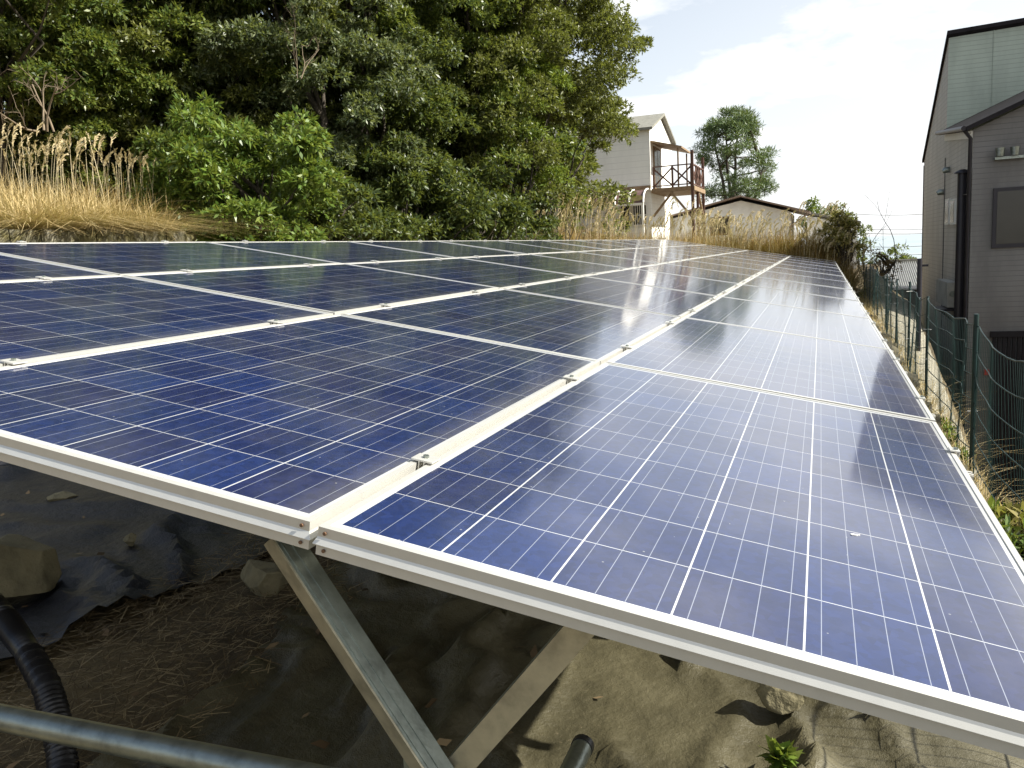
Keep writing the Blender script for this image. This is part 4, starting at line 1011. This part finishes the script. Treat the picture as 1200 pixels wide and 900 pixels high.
# ------------------------------------------------------------------ pine, hedge, far shrubs, cables
def pine():
    Y = 62.; c = pY(858, 180, Y); rng = np.random.default_rng(77); g = ground_z(c[0], Y); root = empty('pine_tree', (c[0], Y, g)); tag(root, 'rounded open pine tree with several dark stems behind the bungalow', 'pine tree')
    sc = 62 / 967. * .94
    puffs = []
    def silh(f):  # half width in px over height 0..1 from bottom to top
        return np.interp(f, [0, .12, .3, .55, .75, .9, 1], [22, 40, 48, 47, 38, 26, 10])
    while len(puffs) < 90:
        f = rng.random() ** .85; hw = silh(f) * sc; a = rng.uniform(0, 2 * math.pi); rr = rng.uniform(.25, 1) ** .5
        puffs.append([math.cos(a) * hw * rr + .12 * math.sin(f * 7), math.sin(a) * hw * rr, (236 - 104 * f - 180) * -sc + (c[2] - g)])
    C = np.array(puffs); Rr = np.array([[.60, .60, .30]]) * rng.uniform(.7, 1.3, (len(C), 1))
    T, O = [], []
    for p, r in zip(C, Rr):
        v = rng.normal(size=(70, 3)); v /= np.linalg.norm(v, axis=1)[:, None]; T.append(p + v * r * rng.uniform(.3, 1, (len(v), 1))); O.append(v)
    quads('crown', leaves_at(np.concatenate(T), np.concatenate(O), rng, 3, .34, .05, .7, -.2, .5), leaf_mat('pine_needles', [(.045, .085, .03), (.08, .135, .045), (.13, .185, .07)], .5, .2), root)
    m = MB(); zb = 0
    stems = [(-.9, 0), (-.35, .3), (.25, -.2), (1.6, .2)]
    for i, (dx, dy) in enumerate(stems):
        tp = branch_path((dx * .25, dy * .3, -.3), (dx * 1.35, dy, c[2] - g + (1.2, 2.1, 2.3, -.9)[i]), rng, 9, .02); m.tube(tp, [.20 * (1 - .8 * k / 8) for k in range(9)], 7)
        for k in rng.choice(len(C), 14, replace=False):
            j = min(range(2, 9), key=lambda q: abs(tp[q][2] - C[k][2] + .7)); m.tube(branch_path(tp[j], C[k], rng, 4, .06), [.07, .05, .035, .015], 5)
    m.build('trunk', M['bark'], root)
pine()
q = pY(985, 268, 21.9); tree('leafy_bush', q[0], q[1], q[2] - .6, q[2] + .22, .36, 'gold', 201, 'tan and olive bush at the far right corner behind the array', clumps=18, cr=.30, tips=40, L=.09, W=.04, trunk=.05, cat='bush')
q = pY(1030, 318, 24.); M['leaf_rust'] = leaf_mat('leaf_rust', [(.10, .05, .02), (.18, .10, .03), (.22, .15, .05)], .6, .2)
tree('autumn_shrub', q[0], q[1], q[2] - .5, q[2] + .45, .42, 'rust', 204, 'orange-brown autumn shrub with bare top before the sea', clumps=20, cr=.26, tips=14, per=3, L=.07, W=.035, trunk=.03, cat='shrub')
bare('bare_shrub', (q[0], q[1], q[2] - .8), 3.0, .22, 9, 'leafless twiggy sapling standing before the sea and shed roof', 4, 'bark', .02)
for i, (px, py, Y) in enumerate(((978, 252, 70.), (1000, 268, 74.), (958, 246, 72.))):
    q = pY(px, py, Y); tree('leafy_bush', q[0], q[1], q[2] - 3, q[2] + .6, 1.2, ('olive', 'mid', 'bright')[i], 210 + i, ('olive treetop behind the outbuilding', 'green treetop right of the outbuilding roof', 'small bright treetop behind the bungalow gutter')[i], clumps=24, cr=.6, tips=34, per=4, L=.2, W=.1, trunk=.06, cat='bush')
for i, (ya, yb) in enumerate(((247, 248), (263, 266), (268, 271), (285, 285), (294, 295))):
    a = Vector(pY(955, ya, 75.)); b = Vector(pY(1120, yb, 88.)); m = MB(); m.tube([a.lerp(b, f) - Vector((0, 0, .35 * math.sin(math.pi * f))) for f in np.linspace(0, 1, 9)], .022, 5)
    tag(m.build('overhead_cable', M['black_pl']), 'thin overhead cable crossing the pale sky above the sea', 'cable', 'overhead cables before the sea')
q = pY(1060, 303, 110.); rng = np.random.default_rng(9)
tree('leafy_bush', q[0], q[1], q[2] - 2.5, q[2] + .4, 3.2, 'mid', 220, 'low dark treeline below the sea horizon beyond the shed', clumps=36, cr=.8, tips=30, per=4, L=.3, W=.16, trunk=.08, cat='treetop')
